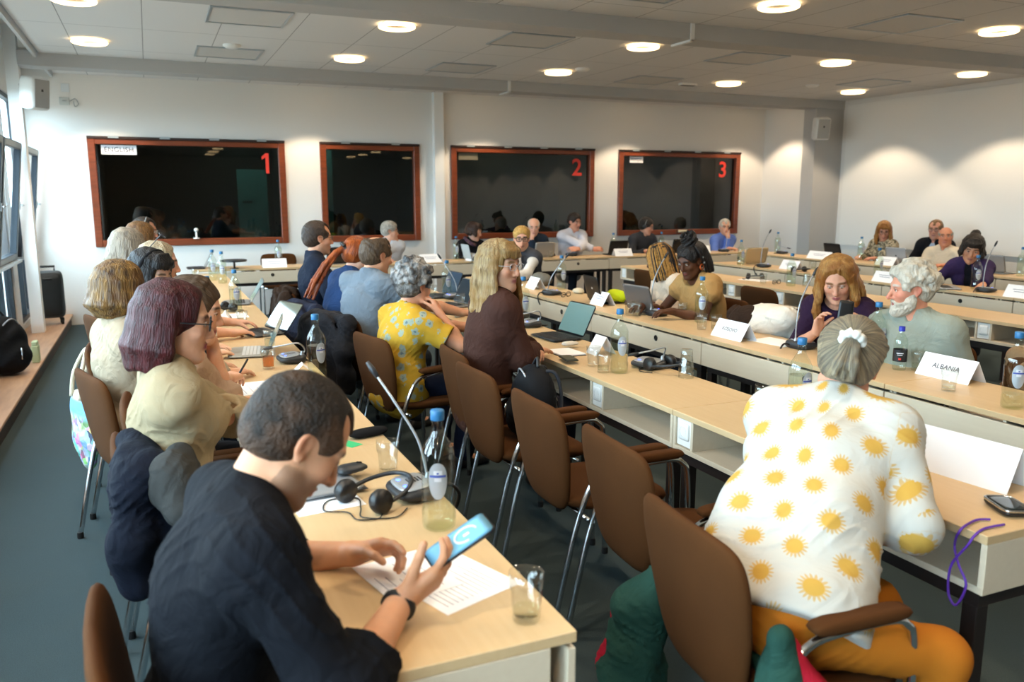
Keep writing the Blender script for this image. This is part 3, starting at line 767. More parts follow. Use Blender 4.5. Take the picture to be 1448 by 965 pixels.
def head_cols(pts, H, hs, skin, lips='#9c5a50', stubble=None, brow=None, cheeks=.18, bald=None, stub_amt=.6, dark_eye=False):
    R, o = H
    q = ((pts-o)@R)/hs
    sk = np.array(lin(skin)); c = np.tile(sk, (len(pts), 1))
    x, y, z = q[:, 0], q[:, 1], q[:, 2]
    onhead = (np.abs(y) < .1) & (z > -.13) & (z < .14) & (np.abs(x) < .13)
    def blend(m, col):
        nonlocal c
        m = np.clip(m, 0, 1)[:, None]*onhead[:, None]; c = c*(1-m)+np.array(lin(col))*m
    g = lambda cx, cy, cz, rx, ry, rz: np.exp(-(((x-cx)/rx)**2+((np.abs(y)-cy)/ry)**2+((z-cz)/rz)**2))
    red = '#%02x%02x%02x' % tuple(int(max(0, min(255, v))) for v in (int(skin[1:3], 16)*1.0, int(skin[3:5], 16)*.72, int(skin[5:7], 16)*.68))
    blend(cheeks*1.6*g(.07, .042, -.022, .03, .026, .024), red); blend(cheeks*2*g(.11, 0, -.03, .016, .016, .014), red); blend(cheeks*2.2*g(-.006, .086, 0, .03, .012, .035), red)
    if stubble:
        m = ((z < -.03-.25*(.05-x)*(x < .05)) & (x > -.01)).astype(float)*np.clip((-.028-z)/.02, 0, 1)*stub_amt
        blend(m, stubble)
    blend(1.25*(np.abs(z+.0645) < .013)*np.exp(-((y/.021)**4))*(x > .078)*np.exp(-((z+.0645)/.0095)**4), lips)
    dk = '#%02x%02x%02x' % tuple(int(int(skin[i:i+2], 16)*.62) for i in (1, 3, 5))
    blend(.45*g(.088, .031, .018, .014, .017, .008), dk)
    if brow: blend(1.1*(x > .055)*np.exp(-((z-.033+.18*(np.abs(y)-.03)**2/.03)/.0058)**4)*np.exp(-((np.abs(y)-.032)/.021)**6), brow)
    if dark_eye: blend(1.2*(x > .06)*np.exp(-((z-.010)/.005)**4)*np.exp(-((np.abs(y)-.031)/.013)**4), '#2a1c16')
    return c
def add_hand(S, W, f, n, side, curl=(18, 22, 15), spread=6, thumb=(35, 20), sc=1., kk=.0035, curls=None, base=1.):
    """hand at wrist W, fingers along f, palm facing n"""
    f = nrm(f); n = nrm(np.asarray(n, float)-f*(f@np.asarray(n, float))); u = np.cross(f, n)*(1 if side == 'R' else -1)
    P = lambda a, b_, c: W+(f*a+u*b_+n*c)*sc
    kn = [(.086, .030), (.091, .010), (.087, -.010), (.079, -.028)]
    ln = [.068, .076, .071, .055]; rr = [.0088, .0092, .0088, .0076]
    for (a, b_), r in zip(kn, (.0135, .014, .0135, .012)): S.rc(P(.002, b_*.55, .0), P(a-.004, b_, 0), .0165*sc, r*sc, .014)
    S.ell(P(.035, .018, .008), np.array((.03, .017, .014))*sc, np.stack([f, u, n], 1), .012)
    for i in range(4):
        p = P(*kn[i], 0); d = rot_about(f, n, (1 if side == 'R' else -1)*D2R(spread*(1.2, .3, -.6, -1.5)[i])*-1)
        cs = curls[i] if curls else curl
        # curling turns the finger towards the palm normal
        for j, fr in enumerate((.46, .30, .24)):
            ax = np.cross(d, n)
            ax = np.cross(f, n)
            d = rot_about(d, ax, D2R(cs[j]))
            q = p+d*ln[i]*fr*sc; S.rc(p, q, rr[i]*(1-.08*j)*sc, rr[i]*(.93-.09*j)*sc, kk); p = q
    p = P(.022, .026, .004); d = nrm(f*math.cos(D2R(thumb[0]))+u*math.sin(D2R(thumb[0]))*.9+n*.35)
    for j, L in enumerate((.042, .032, .026)):
        q = p+d*L*sc; S.rc(p, q, (.0135, .0112, .0098)[j]*sc, (.0112, .0098, .008)[j]*sc, .008 if j == 0 else .004); p = q
        d = nrm(rot_about(d, np.cross(f, n), D2R(thumb[1]*.5)) - u*.012*thumb[1])
def ik(S, T, a, b, pole):
    d = T-S; L = np.linalg.norm(d)
    if L > (a+b)*.995: T = S+d/L*(a+b)*.995; d = T-S; L = np.linalg.norm(d)
    L = max(L, abs(a-b)+.02)
    x = (a*a-b*b+L*L)/(2*L); h = math.sqrt(max(0, a*a-x*x)); dn = d/max(1e-6, np.linalg.norm(d))
    pv = np.asarray(pole, float); pv = pv-dn*(dn@pv); pv = nrm(pv)
    return S+dn*x+pv*h, T
PEOPLE = {}
def person(key, label, head, face, pitch=0., roll=0., body=0., lean=8., hunch=10., sex='m', build=1., skin='#c9967a', hs=1., vox=.006, arms=None, top=None, pants='#20242c',
           hair=None, brow='#4a3a2e', lips='#a4665c', stubble=None, stub_amt=.6, glasses=None, group=None, nose=1., fat=0., shoe='#1a1714', eyes=True, cheeks=.18, legs=True, knee=.0, under=None, shw=1., twist=0., side=0., seat=.545, wr=None, extra=None, foot_back=.05, bust=1., legdir=None):
    head = V3(head); fb = D2R(body)
    fwd = V3(math.cos(fb), math.sin(fb), 0); left = V3(-math.sin(fb), math.cos(fb), 0); up = V3(0, 0, 1)
    R = rotz(D2R(face))@roty(D2R(pitch))@rotx(D2R(roll))
    H0 = head
    dr = lambda a: nrm(fwd*math.sin(D2R(a))+up*math.cos(D2R(a))+left*math.sin(D2R(side)))
    d1, d2, d3 = dr(lean), dr(lean+hunch*.5), dr(lean+hunch)
    K = head+R@(V3(-.02, 0, -.070)*hs)
    nd = nrm(d3*.6+R[:, 2]*.5)
    N = K-nd*.075*hs
    s = (N[2]-seat)/(.19*d3[2]+.17*d2[2]+.20*d1[2]); s = min(1.15, max(.72, s))
    T = N-d3*.19*s; Wc = T-d2*.17*s; P = Wc-d1*.20*s
    org = V3(P[0], P[1], 0)
    H = (R, head-org); K, N, T, Wc, P = (v-org for v in (K, N, T, Wc, P))
    f = sex == 'f'; g = .88 if f else 1.
    lt = rot_about(left, up, D2R(twist)); ft = rot_about(fwd, up, D2R(twist))
    sw = (.150 if f else .172)*shw
    sh = {'L': N-d3*.060+lt*sw+ft*.01, 'R': N-d3*.060-lt*sw+ft*.01}
    Rt = np.stack([nrm(np.cross(lt, d3)), lt, d3], 1); Rw = np.stack([nrm(np.cross(left, d2)), left, d2], 1); Rp = np.stack([nrm(np.cross(left, d1)), left, d1], 1)
    AL = (.285*g**.5, .255*g**.5)
    root = thing('person', label, 'person', tuple(org), 0, group)
    arm = {}
    cfgs = arms or {}
    for sd, sg in (('L', 1), ('R', -1)):
        c = dict(cfgs.get(sd, {}))
        t = c.get('to')
        t = V3(t)-org if t is not None else P+fwd*.40+left*sg*.13+up*(.775-P[2])
        pole = c.get('pole'); pole = V3(pole) if pole is not None else lt*sg*.55-up*.9-fwd*.25
        e, t = ik(sh[sd], t, AL[0], AL[1], pole)
        fd = c.get('f'); fd = nrm(V3(fd)) if fd is not None else nrm((t-e)*V3(1, 1, .15))
        n = c.get('n'); n = V3(n) if n is not None else V3(0, 0, -1)
        arm[sd] = (sh[sd], e, t, fd, n, c)
    lf, ll = fwd, left
    if legdir is not None: lf = V3(math.cos(D2R(legdir)), math.sin(D2R(legdir)), 0); ll = V3(-lf[1], lf[0], 0)
    hip = {sd: P+ll*sg*.085 for sd, sg in (('L', 1), ('R', -1))}
    kn = {sd: hip[sd]+lf*(.40 if legdir is None else .37)+ll*sg*.05+up*(.50-hip[sd][2]+knee) for sd, sg in (('L', 1), ('R', -1))}
    an = {sd: V3(kn[sd][0], kn[sd][1], .085)-lf*foot_back for sd in 'LR'}
    ar = (.050, .041, .040, .027) if not f else (.043, .035, .035, .0235)
    ar = [v*(.8+.2*build) for v in ar]
    def torso(S, o, k, bustk=.03, low=True):
        S.ell(T, np.array((.108 if not f else .098, .158 if not f else .138, .165*s))*V3(build, build**.6, 1)+o, Rt, k)
        S.rc(sh['L']-lt*.02, sh['R']+lt*.02, (.058 if not f else .05)+o, None, k)
        S.ell(Wc+ft*.012*build, np.array((.105 if not f else .095, .150 if not f else .128, .13))*V3(build**1.4, build, 1)+o, Rw, k)
        if low: S.ell(P+up*.02, np.array((.12, .172, .115))*V3(build, build**.8, 1)+o, Rp, k)
        for sg in (1, -1): S.rc(N+nd*.012+lt*sg*.02, N-d3*.035+lt*sg*sw*.72, .040+o, .043+o, k); S.rc(N-d3*.045+lt*sg*.04, sh['L' if sg > 0 else 'R']-d3*.006, .046+o, .040+o*.8, k)
        for sg in (1, -1): S.rc(sh['L' if sg > 0 else 'R']-lt*sg*.012-d3*.03, Wc+lt*sg*(.07 if f else .085)*build, .046+o, .055+o, k+.02)
        if f:
            for sg in (1, -1): S.ell(T+Rt[:, 0]*.075*bust+lt*sg*.066-d3*.005, np.array((.055, .06, .058))*bust+o, Rt, .03)
    # ---------------- body: one continuous skin
    S = Sdf()
    torso(S, -.012, .045)
    S.rc(N-d3*.03, K+R@V3(0, 0, .02), .058 if not f else .048, .054*hs if not f else .045*hs, .03)
    S.rc(K+R@(V3(.02, 0, .0)*hs), N-d3*.02+ft*.03, .036, .036, .03)
    for sd in 'LR':
        a, e, t, fd, n, c = arm[sd]
        S.rc(a, e, ar[0], ar[1], .03); S.rc(e, e+(t-e)*.4, ar[1]*.95, ar[2]*1.02, .015); S.rc(e+(t-e)*.4, t, ar[2], ar[3], .015)
        S.rc(t, t+fd*.02, ar[3]*.95, ar[3]*.8, .015)
        add_hand(S, t, fd, n, sd, c.get('curl', (18, 22, 15)), c.get('spread', 6), c.get('thumb', (35, 20)), (.93 if f else 1.02)*c.get('sc', 1.), curls=c.get('curls'))
    if legs:
        for sd in 'LR':
            S.rc(hip[sd], kn[sd], .072, .050, .03); S.rc(kn[sd], an[sd], .050, .036, .02); S.rc(an[sd]-up*.03, an[sd]+lf*.13-up*.05, .033, .026, .02)
    add_head(S, H, sex, hs, nose=nose, fat=fat)
    me, pts = S.mesh('body', vox)
    vcol(me, head_cols(pts, H, hs, skin, lips, stubble, brow, cheeks, stub_amt=stub_amt, dark_eye=not eyes))
    me.materials.append(M_SKIN)
    bd = link('body', me, root)
    if eyes:
        for y in (.031, -.031):
            b = MB(); r = .0128*hs
            b.ball((0, 0, 0), r, 0, 16, 12)
            b.lathe([(.0066*hs, 0), (.0055*hs, .0018*hs), (.001, .0028*hs)], 14, (0, 0, r*.86), 1, cap0=False)
            ey = b.obj('eye', [M_EYEW, M_IRIS], root)
            Mx = np.eye(4); L = np.stack([R@V3(0, 0, -1), R@V3(0, 1, 0), R@V3(1, 0, 0)], 1); ld = eyes if isinstance(eyes, tuple) else (0, 0)
            L = R@rotz(D2R(ld[0]))@roty(D2R(ld[1]))@np.stack([V3(0, 0, -1), V3(0, 1, 0), V3(1, 0, 0)], 1)
            Mx[:3, :3] = L; Mx[:3, 3] = H[1]+R@(V3(.0782, y, .0100)*hs); ey.matrix_local = Matrix(Mx)
            bl = MB(); yy = abs(y)
            sg = 1 if y > 0 else -1
            lid = [(.0835, sg*.0165, .0085), (.0905, sg*.024, .0145), (.0925, sg*.031, .0165), (.0895, sg*.039, .014), (.0805, sg*.046, .0085)]
            bl.tube([tuple(H[1]+R@(V3(*p)*hs)) for p in lid], .0028*hs, 6, sub=3); bl.obj('eyelid', mat('lid_'+skin[1:], '#%02x%02x%02x' % tuple(int(int(skin[i:i+2], 16)*.8) for i in (1, 3, 5)), .5), root)
    # ---------------- clothes
    for tp in (top if isinstance(top, list) else [top] if top else []):
        S = Sdf(); o = tp.get('off', .014); nm = tp.get('name', 'shirt')
        if tp.get('vest'):
            torso(S, o, .05)
        else:
            torso(S, o, .05)
            for sd in 'LR':
                a, e, t, fd, n, c = arm[sd]; L = tp.get('sleeve', 1.9)
                so = o+tp.get('loose', .006)
                if L <= 1: S.rc(a, a+(e-a)*L, ar[0]+so, ar[1]+so+.012, .03, flat=True); S.rc(a-(e-a)*.1, a+(e-a)*.3, ar[0]+so*.9, ar[0]+so*.9, .03)
                else:
                    S.rc(a-lt*(.004 if sd == 'L' else -.004)+d3*-.004, e, ar[0]+so*.6, ar[1]+so, .04); q = e+(t-e)*(L-1)
                    S.rc(e, e+(q-e)*.3, ar[1]+so, ar[2]+so, .02); S.rc(e+(q-e)*.1, q, ar[2]+so, ar[3]+so+(.004 if L > 1.8 else .010), .02, flat=True)
        hem = tp.get('hem', .06)
        if tp.get('cropped'):
            for sg in (1, -1): S.rc(Wc+left*sg*(.05*build+tp.get('wide', 0)), P-d1*.05+left*sg*(.06*build+tp.get('wide', 0)), .108*build+o, .122*build+o, .06)
            S.half(P-d1*tp['cropped'], -d1+fwd*.15, .012)
        else: S.rc(P+d1*.02-left*.05, P-d1*hem-left*.06, .115*build+o, .12*build+o, .04); S.rc(P+d1*.02+left*.05, P-d1*hem+left*.06, .115*build+o, .12*build+o, .04)
        col = tp.get('collar', 'crew')
        if col in ('shirt', 'polo', 'blazer'):
            q = .050 if col != 'blazer' else .035
            S.rc(N-d3*.01-ft*.008, N+nd*q-ft*.010, .070*g, .066*g, .014, flat=True)
            S.ell(N+ft*.075+nd*.03, np.array((.040, .026, .05)), Rt, .01, 's')
        elif col == 'turtle': S.rc(N-d3*.02, N+nd*.05, .072*g, .066*g, .02, flat=True)
        elif col == 'crew': S.rc(N-d3*.03-ft*.004, N+nd*.002-ft*.006, .078*g, .070*g, .02, flat=True)
        elif col == 'scoop': S.ell(N+ft*.05+nd*.02, np.array((.085, .085, .07)), Rt, .015, 's')
        if tp.get('open'):
            w = tp['open']
            S.ell(Wc+ft*.13*build-d1*.02, np.array((.10, w, .26)), Rw, .02, 's'); S.ell(T+ft*.13*build+d3*.04, np.array((.085, w*.85, .17)), Rt, .02, 's')
        me, pts = S.mesh(nm, vox*1.15, wrinkle(tp.get('wr', .004), tp.get('wf', 42), len(key)*1.3+head[0]*5, nrm(d2*.9+left*.35)))
        m = tp['mat']; me.materials.append(m)
        if tp.get('uv'):
            q = pts-T; uu = np.arctan2(q@Rt[:, 1], -(q@Rt[:, 0])); 
            A = np.stack([uu*.165, q@d2, np.zeros(len(pts))], 1)
            for sd in 'LR':
                a, e, t, _, _, _ = arm[sd]
                for p0, p1, v0 in ((a, e, 0.), (e, t, .285)):
                    ax = nrm(p1-p0); w_ = pts-p0; h_ = w_@ax; rad = w_-np.outer(h_, ax); rd = np.linalg.norm(rad, axis=1)
                    lat = (pts-N)@lt*(1 if sd == 'L' else -1)
                    inside = (rd < .11) & (h_ > -.02) & (h_ < np.linalg.norm(p1-p0)+.03) & ((lat > sw*1.12) | (v0 > 0))
                    b1 = nrm(np.cross(ax, d2)); b2 = np.cross(ax, b1); ang = np.arctan2(rad@b1, rad@b2)
                    A[inside] = np.stack([ang*.052+(2. if sd == 'L' else 4.), h_+v0, np.zeros(len(pts))], 1)[inside]
            at = me.attributes.new('pat', 'FLOAT_VECTOR', 'POINT'); at.data.foreach_set('vector', A.astype(F32).ravel())
        link(nm, me, root)
    if under:   # shirt front showing in the opening of a jacket
        S = Sdf(); torso(S, .007, .05); S.rc(N-d3*.01, N+nd*(.045 if under.get('collar') else .0), .068*g, .063*g, .014, flat=True); S.ell(N+ft*.075+nd*.03, np.array((.045, .035, .06)), Rt, .01, 's')
        me, pts = S.mesh(under.get('name', 'shirt'), vox*1.2, wrinkle(.002, 45, 2.)); me.materials.append(under['mat']); link(under.get('name', 'shirt'), me, root)
    if pants and legs:
        S = Sdf(); S.ell(P, np.array((.128, .18, .118))*V3(build, build**.8, 1), Rp, .05); S.ell(P+d1*.075, np.array((.112, .158, .07))*V3(build, build**.8, 1), Rp, .05)
        for sd in 'LR':
            S.rc(hip[sd], kn[sd], .086*(.7+.3*build), .064, .04); S.rc(kn[sd], an[sd]+up*.02, .066, .062, .03, flat=False)
        me, pts = S.mesh('trousers', max(vox*1.3, .007), wrinkle(.004, 36, 1.1)); me.materials.append(fabric('trouser_'+pants[1:], pants, None, .2, 300, .85, .1)); link('trousers', me, root)
        for sd in 'LR':
            S = Sdf(); a = an[sd]; S.rc(a-up*.045-lf*.03, a+lf*.15-up*.052, .036, .032, .02); S.rc(a+up*.01, a-up*.04, .046, .04, .02); S.half((0, 0, .004), (0, 0, -1), .004)
            me, pts = S.mesh('shoe', .008); me.materials.append(mat('shoe_'+shoe[1:], shoe, .5)); link('shoe', me, root)
    Hm = np.eye(4); Hm[:3, :3] = R*hs; Hm[:3, 3] = H[1]; Hm = Matrix(Hm)
    if hair: hair(root, Hm, vox/hs)
    if glasses: make_glasses(root, Hm, **glasses)
    info = dict(root=root, org=org, P=P+org, N=N+org, T=T+org, R=R, H=Hm, arm={k: tuple(v+org if i < 3 else v for i, v in enumerate(a[:5])) for k, a in arm.items()}, fwd=fwd, left=left, Rt=Rt, d3=d3, body=body, sw=sw, kn={k: v+org for k, v in kn.items()})
    PEOPLE[key] = info
    return info
def make_glasses(root, Hm, col='#15151a', r=.0019, w=.024, h=.0175, shape=3.2, lens=True):
    b = MB()
    for s_ in (1, -1): b.tube([(.1035-.006*abs(u)/.02*0-.25*abs(s_*.033+u-0)**2*3, s_*.033+u, .008+v) for u, v in superellipse(w, h, shape, 28)], r, 6, closed=True)
    b.tube([(.103, .010, .013), (.1075, 0, .0155), (.103, -.010, .013)], r, 6, sub=3)
    for s_ in (1, -1): b.tube([(.1005, s_*.057, .013), (.094, s_*.068, .014), (.04, s_*.0815, .014), (-.005, s_*.0835, .012), (-.022, s_*.0815, -.006)], r*.9, 6, sub=3)
    o = b.obj('glasses', mat('specs_'+col[1:], col, .3), root); o.matrix_local = Hm
    if lens:
        g = MB()
        for s_ in (1, -1):
            out = superellipse(w, h, shape, 28); g.add([(.1034-.75*abs(s_*.033+u)**2, s_*.033+u, .008+v) for u, v in out], [tuple(range(28))], 0)
        l = g.obj('lens', thin_glass('spectacle_lens', '#fbfbfb', 1.35, .02, .0), o)
# ---- hair styles: each returns a function(root, head matrix, voxel) that adds a 'hair' child in head space
def _place(me, m, root, Hm, name='hair', label=None):
    me.materials.append(m); o = link(name, me, root, label); o.matrix_local = Hm; return o
def cap(S, t=.014, back=.0, k=.012):
    S.ell((-.016, 0, .040), (.100+t, .078+t, .087+t), None, k)
    S.ell((-.045-back, 0, -.01), (.062+t, .066+t*.8, .07), None, .03)
def carve_face(S, z=.062, w=.066, k=.010):
    S.ell((.112, 0, z-.105), (.088, w+.012, .112), None, k, 's')
def ear_cut(S, r=(.028, .03, .036)):
    for y in (1, -1): S.ell((.004, y*.088, -.006), r, None, .008, 's')
def short_hair(m, t=.013, z=.062, top=.0, side=.0, fringe=False, bald=0., noise=.003, nape=-.065, temples=True, recede=0.):
    def fn(root, Hm, vox):
        S = Sdf(); cap(S, t)
        if top: S.ell((.015, 0, .085), (.075, .062, .045+top), None, .03)
        if fringe: S.ell((.062, 0, .078), (.045, .062, .03), None, .02)
        carve_face(S, z)
        if recede:
            for y in (1, -1): S.ell((.075, y*.045, .085), (.03+recede, .022+recede*.3, .035), None, .012, 's')
        if bald == 1: S.half((0, 0, .062), (.35, 0, 1), .01)
        elif bald: S.ell(bald[:3], bald[3:], None, .012, 's')
        ear_cut(S)
        S.half((-.03, 0, nape), (.25, 0, -1), .006)
        S.half((.058, 0, -.01), (1, 0, -.35), .006) if temples else None
        for y in (1, -1): S.ell((.055, y*.07, -.045), (.04, .03, .05), None, .008, 's')
        me, _ = S.mesh('hair', max(vox*.8, .0035), wrinkle(noise, 190, 1.7, (.5, .3, .8))); _place(me, m, root, Hm)
    return fn
def locks_hair(m, length=.30, n=30, t=.012, az0=48, flare=.02, r0=.020, r1=.010, z=.064, fringe=0, wave=.008, part=.0, curl_in=0., front=.05, seed=3, k=.012, noise=.0025, back_extra=0., nobk=False):
    """long or bobbed hair falling in locks from the crown"""
    def fn(root, Hm, vox):
        rnd = random.Random(seed); S = Sdf(); cap(S, t); carve_face(S, z, .062)
        S.half((.06, 0, -.02), (1, 0, -.1), .006)
        if fringe:
            for i in range(15):
                y = -.062+.124*i/14; S.chain([(.052, y*.55, .118), (.092-.9*y*y/.12, y*.95, .085), (.099-abs(y)*.35, y*1.03, .085-fringe+rnd.uniform(-.004, .004))], [.012, .012, .006], .006)
        for i in range(n):
            a = D2R(az0+(360-2*az0)*(i+.5)/n+rnd.uniform(-2, 2)); ca, sa = math.cos(a), math.sin(a)
            L = length*(1+rnd.uniform(-.07, .07)); back = max(0, -ca)
            L += back_extra*back
            rx, ry = .100+t-r0*.55, .080+t-r0*.55
            top = V3(-.012+rx*.45*ca, ry*.45*sa, .118); p0 = V3(-.014+rx*.80*ca, ry*.80*sa, .088); p1 = V3(-.014+rx*ca*.95, ry*.97*sa, .042); p2 = V3(-.014+rx*ca*1.02, (ry+.006)*sa, -.01)
            pts = [top, p0, p1, p2]
            nseg = max(2, int(L/.06)); w0 = rnd.uniform(0, 6)
            for j in range(1, nseg+1):
                q = j/nseg; fl = 1+flare*math.sin(q*PI*.8)/.1-curl_in*max(0, q-.6)*2.
                x = (-.014+rx*ca*fl) if ca > -.2 or True else 0; x = max(x, -.155) if not nobk else x
                if ca > .2: x = min(x, .085)*(1-q)+(front+.02*ca)*q
                pts.append(V3(x+wave*math.sin(w0+q*5), (ry+.004)*sa*fl+wave*math.cos(w0+q*4), -.01-L*q))
            rs = [r0*.6, r0*.8, r0, r0]+[r0+(r1-r0)*(j/nseg) for j in range(1, nseg+1)]
            S.chain(pts, rs, k)
        me, _ = S.mesh('hair', max(vox*.85, .0042), wrinkle(noise, 150, 1.1, (.7, .7, .1))); _place(me, m, root, Hm)
    return fn
def tied_hair(m, t=.010, knot=(-.115, 0, .03), tail=None, bun=None, z=.066, scrunch=None, seed=1, wisps=0):
    """hair combed back to a knot; tail = list of points, bun = radius"""
    def fn(root, Hm, vox):
        rnd = random.Random(seed); S = Sdf(); cap(S, t); carve_face(S, z, .066); ear_cut(S, (.026, .03, .034))
        S.half((-.02, 0, -.062), (.3, 0, -1), .008); S.half((.062, 0, -.005), (1, 0, -.5), .006)
        for y in (1, -1): S.ell((.055, y*.07, -.045), (.04, .03, .05), None, .008, 's')
        kp = V3(*knot)
        for i in range(22):
            a = 2*PI*i/22; p = V3(-.03+.03*math.cos(a), (.070+t)*math.sin(a), .05+.078*math.cos(a)); q = p*.45+kp*.55+V3(-.022, 0, 0)
            S.chain([p+V3(.03, 0, 0), p, q, kp], [.010, .011, .010, .012], .009)
        if bun: S.ell(kp+V3(-.02, 0, .005), (bun*.8, bun, bun), None, .01)
        if tail:
            for i in range(9):
                d = V3(rnd.uniform(-1, 1), rnd.uniform(-1, 1), 0)*.014
                pts = [kp]+[V3(*p)+d*(1+.5*j) for j, p in enumerate(tail)]
                S.chain(pts, [.014]+[.014]*(len(tail)-1)+[.006], .008)
        me, _ = S.mesh('hair', max(vox*.8, .0038), wrinkle(.002, 170, .4, (.2, .8, .5))); h = _place(me, m, root, Hm)
        if scrunch:
            b = MB(); nrm_ = nrm(V3(*(tail[0] if tail else (-.2, 0, 0)))-kp); a1 = nrm(np.cross(nrm_, (0, 1, .2))); a2 = np.cross(nrm_, a1); vs = []
            pts = [kp+nrm_*.010+(a1*math.cos(2*PI*i/30)+a2*math.sin(2*PI*i/30))*(.027+.004*math.sin(i*2.3)) for i in range(30)]
            b.tube([tuple(p) for p in pts], .0125, 10, closed=True, rs=[.0125+.003*math.sin(i*1.9) for i in range(30)]); o = b.obj('hair_band', scrunch, root); o.matrix_local = Hm
        if wisps:
            b = MB()
            for i in range(wisps):
                a = rnd.uniform(.3, 2.8); p = V3(-.02+.1*math.cos(a)*rnd.uniform(.6, 1), rnd.uniform(-.07, .07), .05+.1*math.sin(a))
                b.tube([tuple(p), tuple(p*1.08+V3(-.01, 0, .01)), tuple(p*1.12+V3(-.03, rnd.uniform(-.02, .02), .0))], .0012, 4, sub=3)
            o = b.obj('loose_strands', m, root); o.matrix_local = Hm
    return fn
def curly_hair(m, t=.018, z=.066, n=170, r=.016, seed=5, nape=-.07, top=.01, k=.007):
    def fn(root, Hm, vox):
        rnd = random.Random(seed); S = Sdf(); cap(S, t*.6)
        if top: S.ell((.0, 0, .085), (.085, .068, .045+top), None, .03)
        for i in range(n):
            u = rnd.uniform(-.35, 1); a = rnd.uniform(0, 2*PI); q = math.sqrt(1-u*u); c = V3(-.016+(.100+t*.7)*q*math.cos(a), (.078+t*.7)*q*math.sin(a), .040+(.087+t*.7+top)*u)
            if c[0] > .06 and c[2] < .09: continue
            R_ = rotz(rnd.uniform(0, 3))@roty(rnd.uniform(-1, 1)); S.ell(c, (r*1.5, r*.7, r*.6), R_, k)
        carve_face(S, z); ear_cut(S, (.026, .03, .032))
        S.half((-.03, 0, nape), (.3, 0, -1), .008); S.half((.06, 0, -.01), (1, 0, -.35), .006)
        for y in (1, -1): S.ell((.055, y*.07, -.045), (.04, .03, .05), None, .008, 's')
        me, _ = S.mesh('hair', max(vox*.8, .0038), wrinkle(.002, 200, 2., (.6, .6, .5))); _place(me, m, root, Hm)
    return fn
def beard(m, t=.010, vox=.0042):
    def fn(root, Hm):
        S = Sdf()
        S.ell((.030, 0, -.036), (.062+t, .062+t, .088+t), None, .02); S.ell((.076, 0, -.106), (.022+t, .024+t, .018+t), None, .02)
        for y in (1, -1): S.rc((.012, y*.050, -.060), (.066, y*.018, -.100), .020+t, .017+t, .025)
        S.half((.075, 0, -.050), (.62, 0, 1), .008); S.half((-.012, 0, 0), (-1, 0, -.2), .01)
        for y in (1, -1): S.ell((.075, y*.035, -.035), (.035, .026, .022), None, .012, 's')
        S.rc((.094, .004, -.049), (.078, .030, -.066), .008, .007, .006); S.rc((.094, -.004, -.049), (.078, -.030, -.066), .008, .007, .006)
        S.ell((.100, 0, -.066), (.016, .019, .0065), None, .004, 's')
        me, _ = S.mesh('beard', vox, wrinkle(.0022, 200, 1., (.3, .3, .9))); _place(me, m, root, Hm, 'beard')
    return fn
def strands(name, m, root, Hm, paths, r, n=6, sub=3):
    b = MB()
    for p in paths: b.tube(p, r, n, sub=sub)
    o = b.obj(name, m, root); o.matrix_local = Hm; return o
def both(*fs):
    def fn(root, Hm, vox):
        for f in fs:
            try: f(root, Hm, vox)
            except TypeError: f(root, Hm)
    return fn
# ================================================================= the cast
def prt(name, fn):
    """printed cloth: fn(t, coordinate socket) -> colour socket"""
    t = NT(name); b = t.bsdf(); b.inputs['Roughness'].default_value = .85; b.inputs['Specular IOR Level'].default_value = .2
    tc = t.new('ShaderNodeTexCoord'); t.link(fn(t, tc.outputs['Object']), b.inputs['Base Color'])
    n2 = t.new('ShaderNodeTexNoise', i_Scale=9., i_Detail=3., i_Distortion=1.); t.link(tc.outputs['Object'], n2.inputs['Vector'])
    bp = t.new('ShaderNodeBump', i_Strength=.35, i_Distance=.03); t.link(n2.outputs[0], bp.inputs['Height']); t.link(bp.outputs[0], b.inputs['Normal'])
    return t.m
def suns(t, _):
    at = t.new('ShaderNodeAttribute', attribute_name='pat'); sp = t.new('ShaderNodeSeparateXYZ'); t.link(at.outputs['Vector'], sp.inputs[0])
    v = t.math('DIVIDE', sp.outputs[1], .092); r_ = t.math('FLOOR', v); odd = t.math('FLOORED_MODULO', r_, 2.)
    u = t.math('ADD', t.math('DIVIDE', sp.outputs[0], .118), t.math('MULTIPLY', odd, .5))
    fu = t.math('MULTIPLY', t.math('SUBTRACT', t.math('FRACT', u), .5), .118); fv = t.math('MULTIPLY', t.math('SUBTRACT', t.math('FRACT', v), .5), .092)
    r = t.math('SQRT', t.math('ADD', t.math('MULTIPLY', fu, fu), t.math('MULTIPLY', fv, fv))); a = t.math('ARCTAN2', fv, fu)
    ray = t.math('MULTIPLY', t.math('ABSOLUTE', t.math('SINE', t.math('MULTIPLY', a, 9.))), .016)
    edge = t.math('SUBTRACT', .0215, r); m1 = t.math('MULTIPLY', t.math('ADD', edge, .0015), 330., True)
    m2 = t.math('MULTIPLY', t.math('MULTIPLY', t.math('SUBTRACT', t.math('ADD', .019, ray), r), 300., True), .75)
    return t.mix(t.math('MAXIMUM', m1, m2), rgba('#bcbbb4'), rgba('#bd9645'))
M_SUN = prt('sun_print_cloth', suns)
def flowers(t, co):
    vo = t.new('ShaderNodeTexVoronoi', i_Scale=17., i_Randomness=.8); t.link(co, vo.inputs['Vector'])
    n = t.new('ShaderNodeTexNoise', i_Scale=70., i_Detail=2.); t.link(co, n.inputs['Vector'])
    d = t.math('ADD', vo.outputs['Distance'], t.math('MULTIPLY', t.math('SUBTRACT', n.outputs[0], .5), .55))
    m = t.math('MULTIPLY', t.math('SUBTRACT', .40, d), 12., True); m2 = t.math('MULTIPLY', t.math('SUBTRACT', .16, d), 14., True)
    return t.mix(m2, t.mix(m, rgba('#b8902a'), rgba('#8f9a8c')), rgba('#5f7076'))
M_FLOWER = prt('flower_print_cloth', flowers)
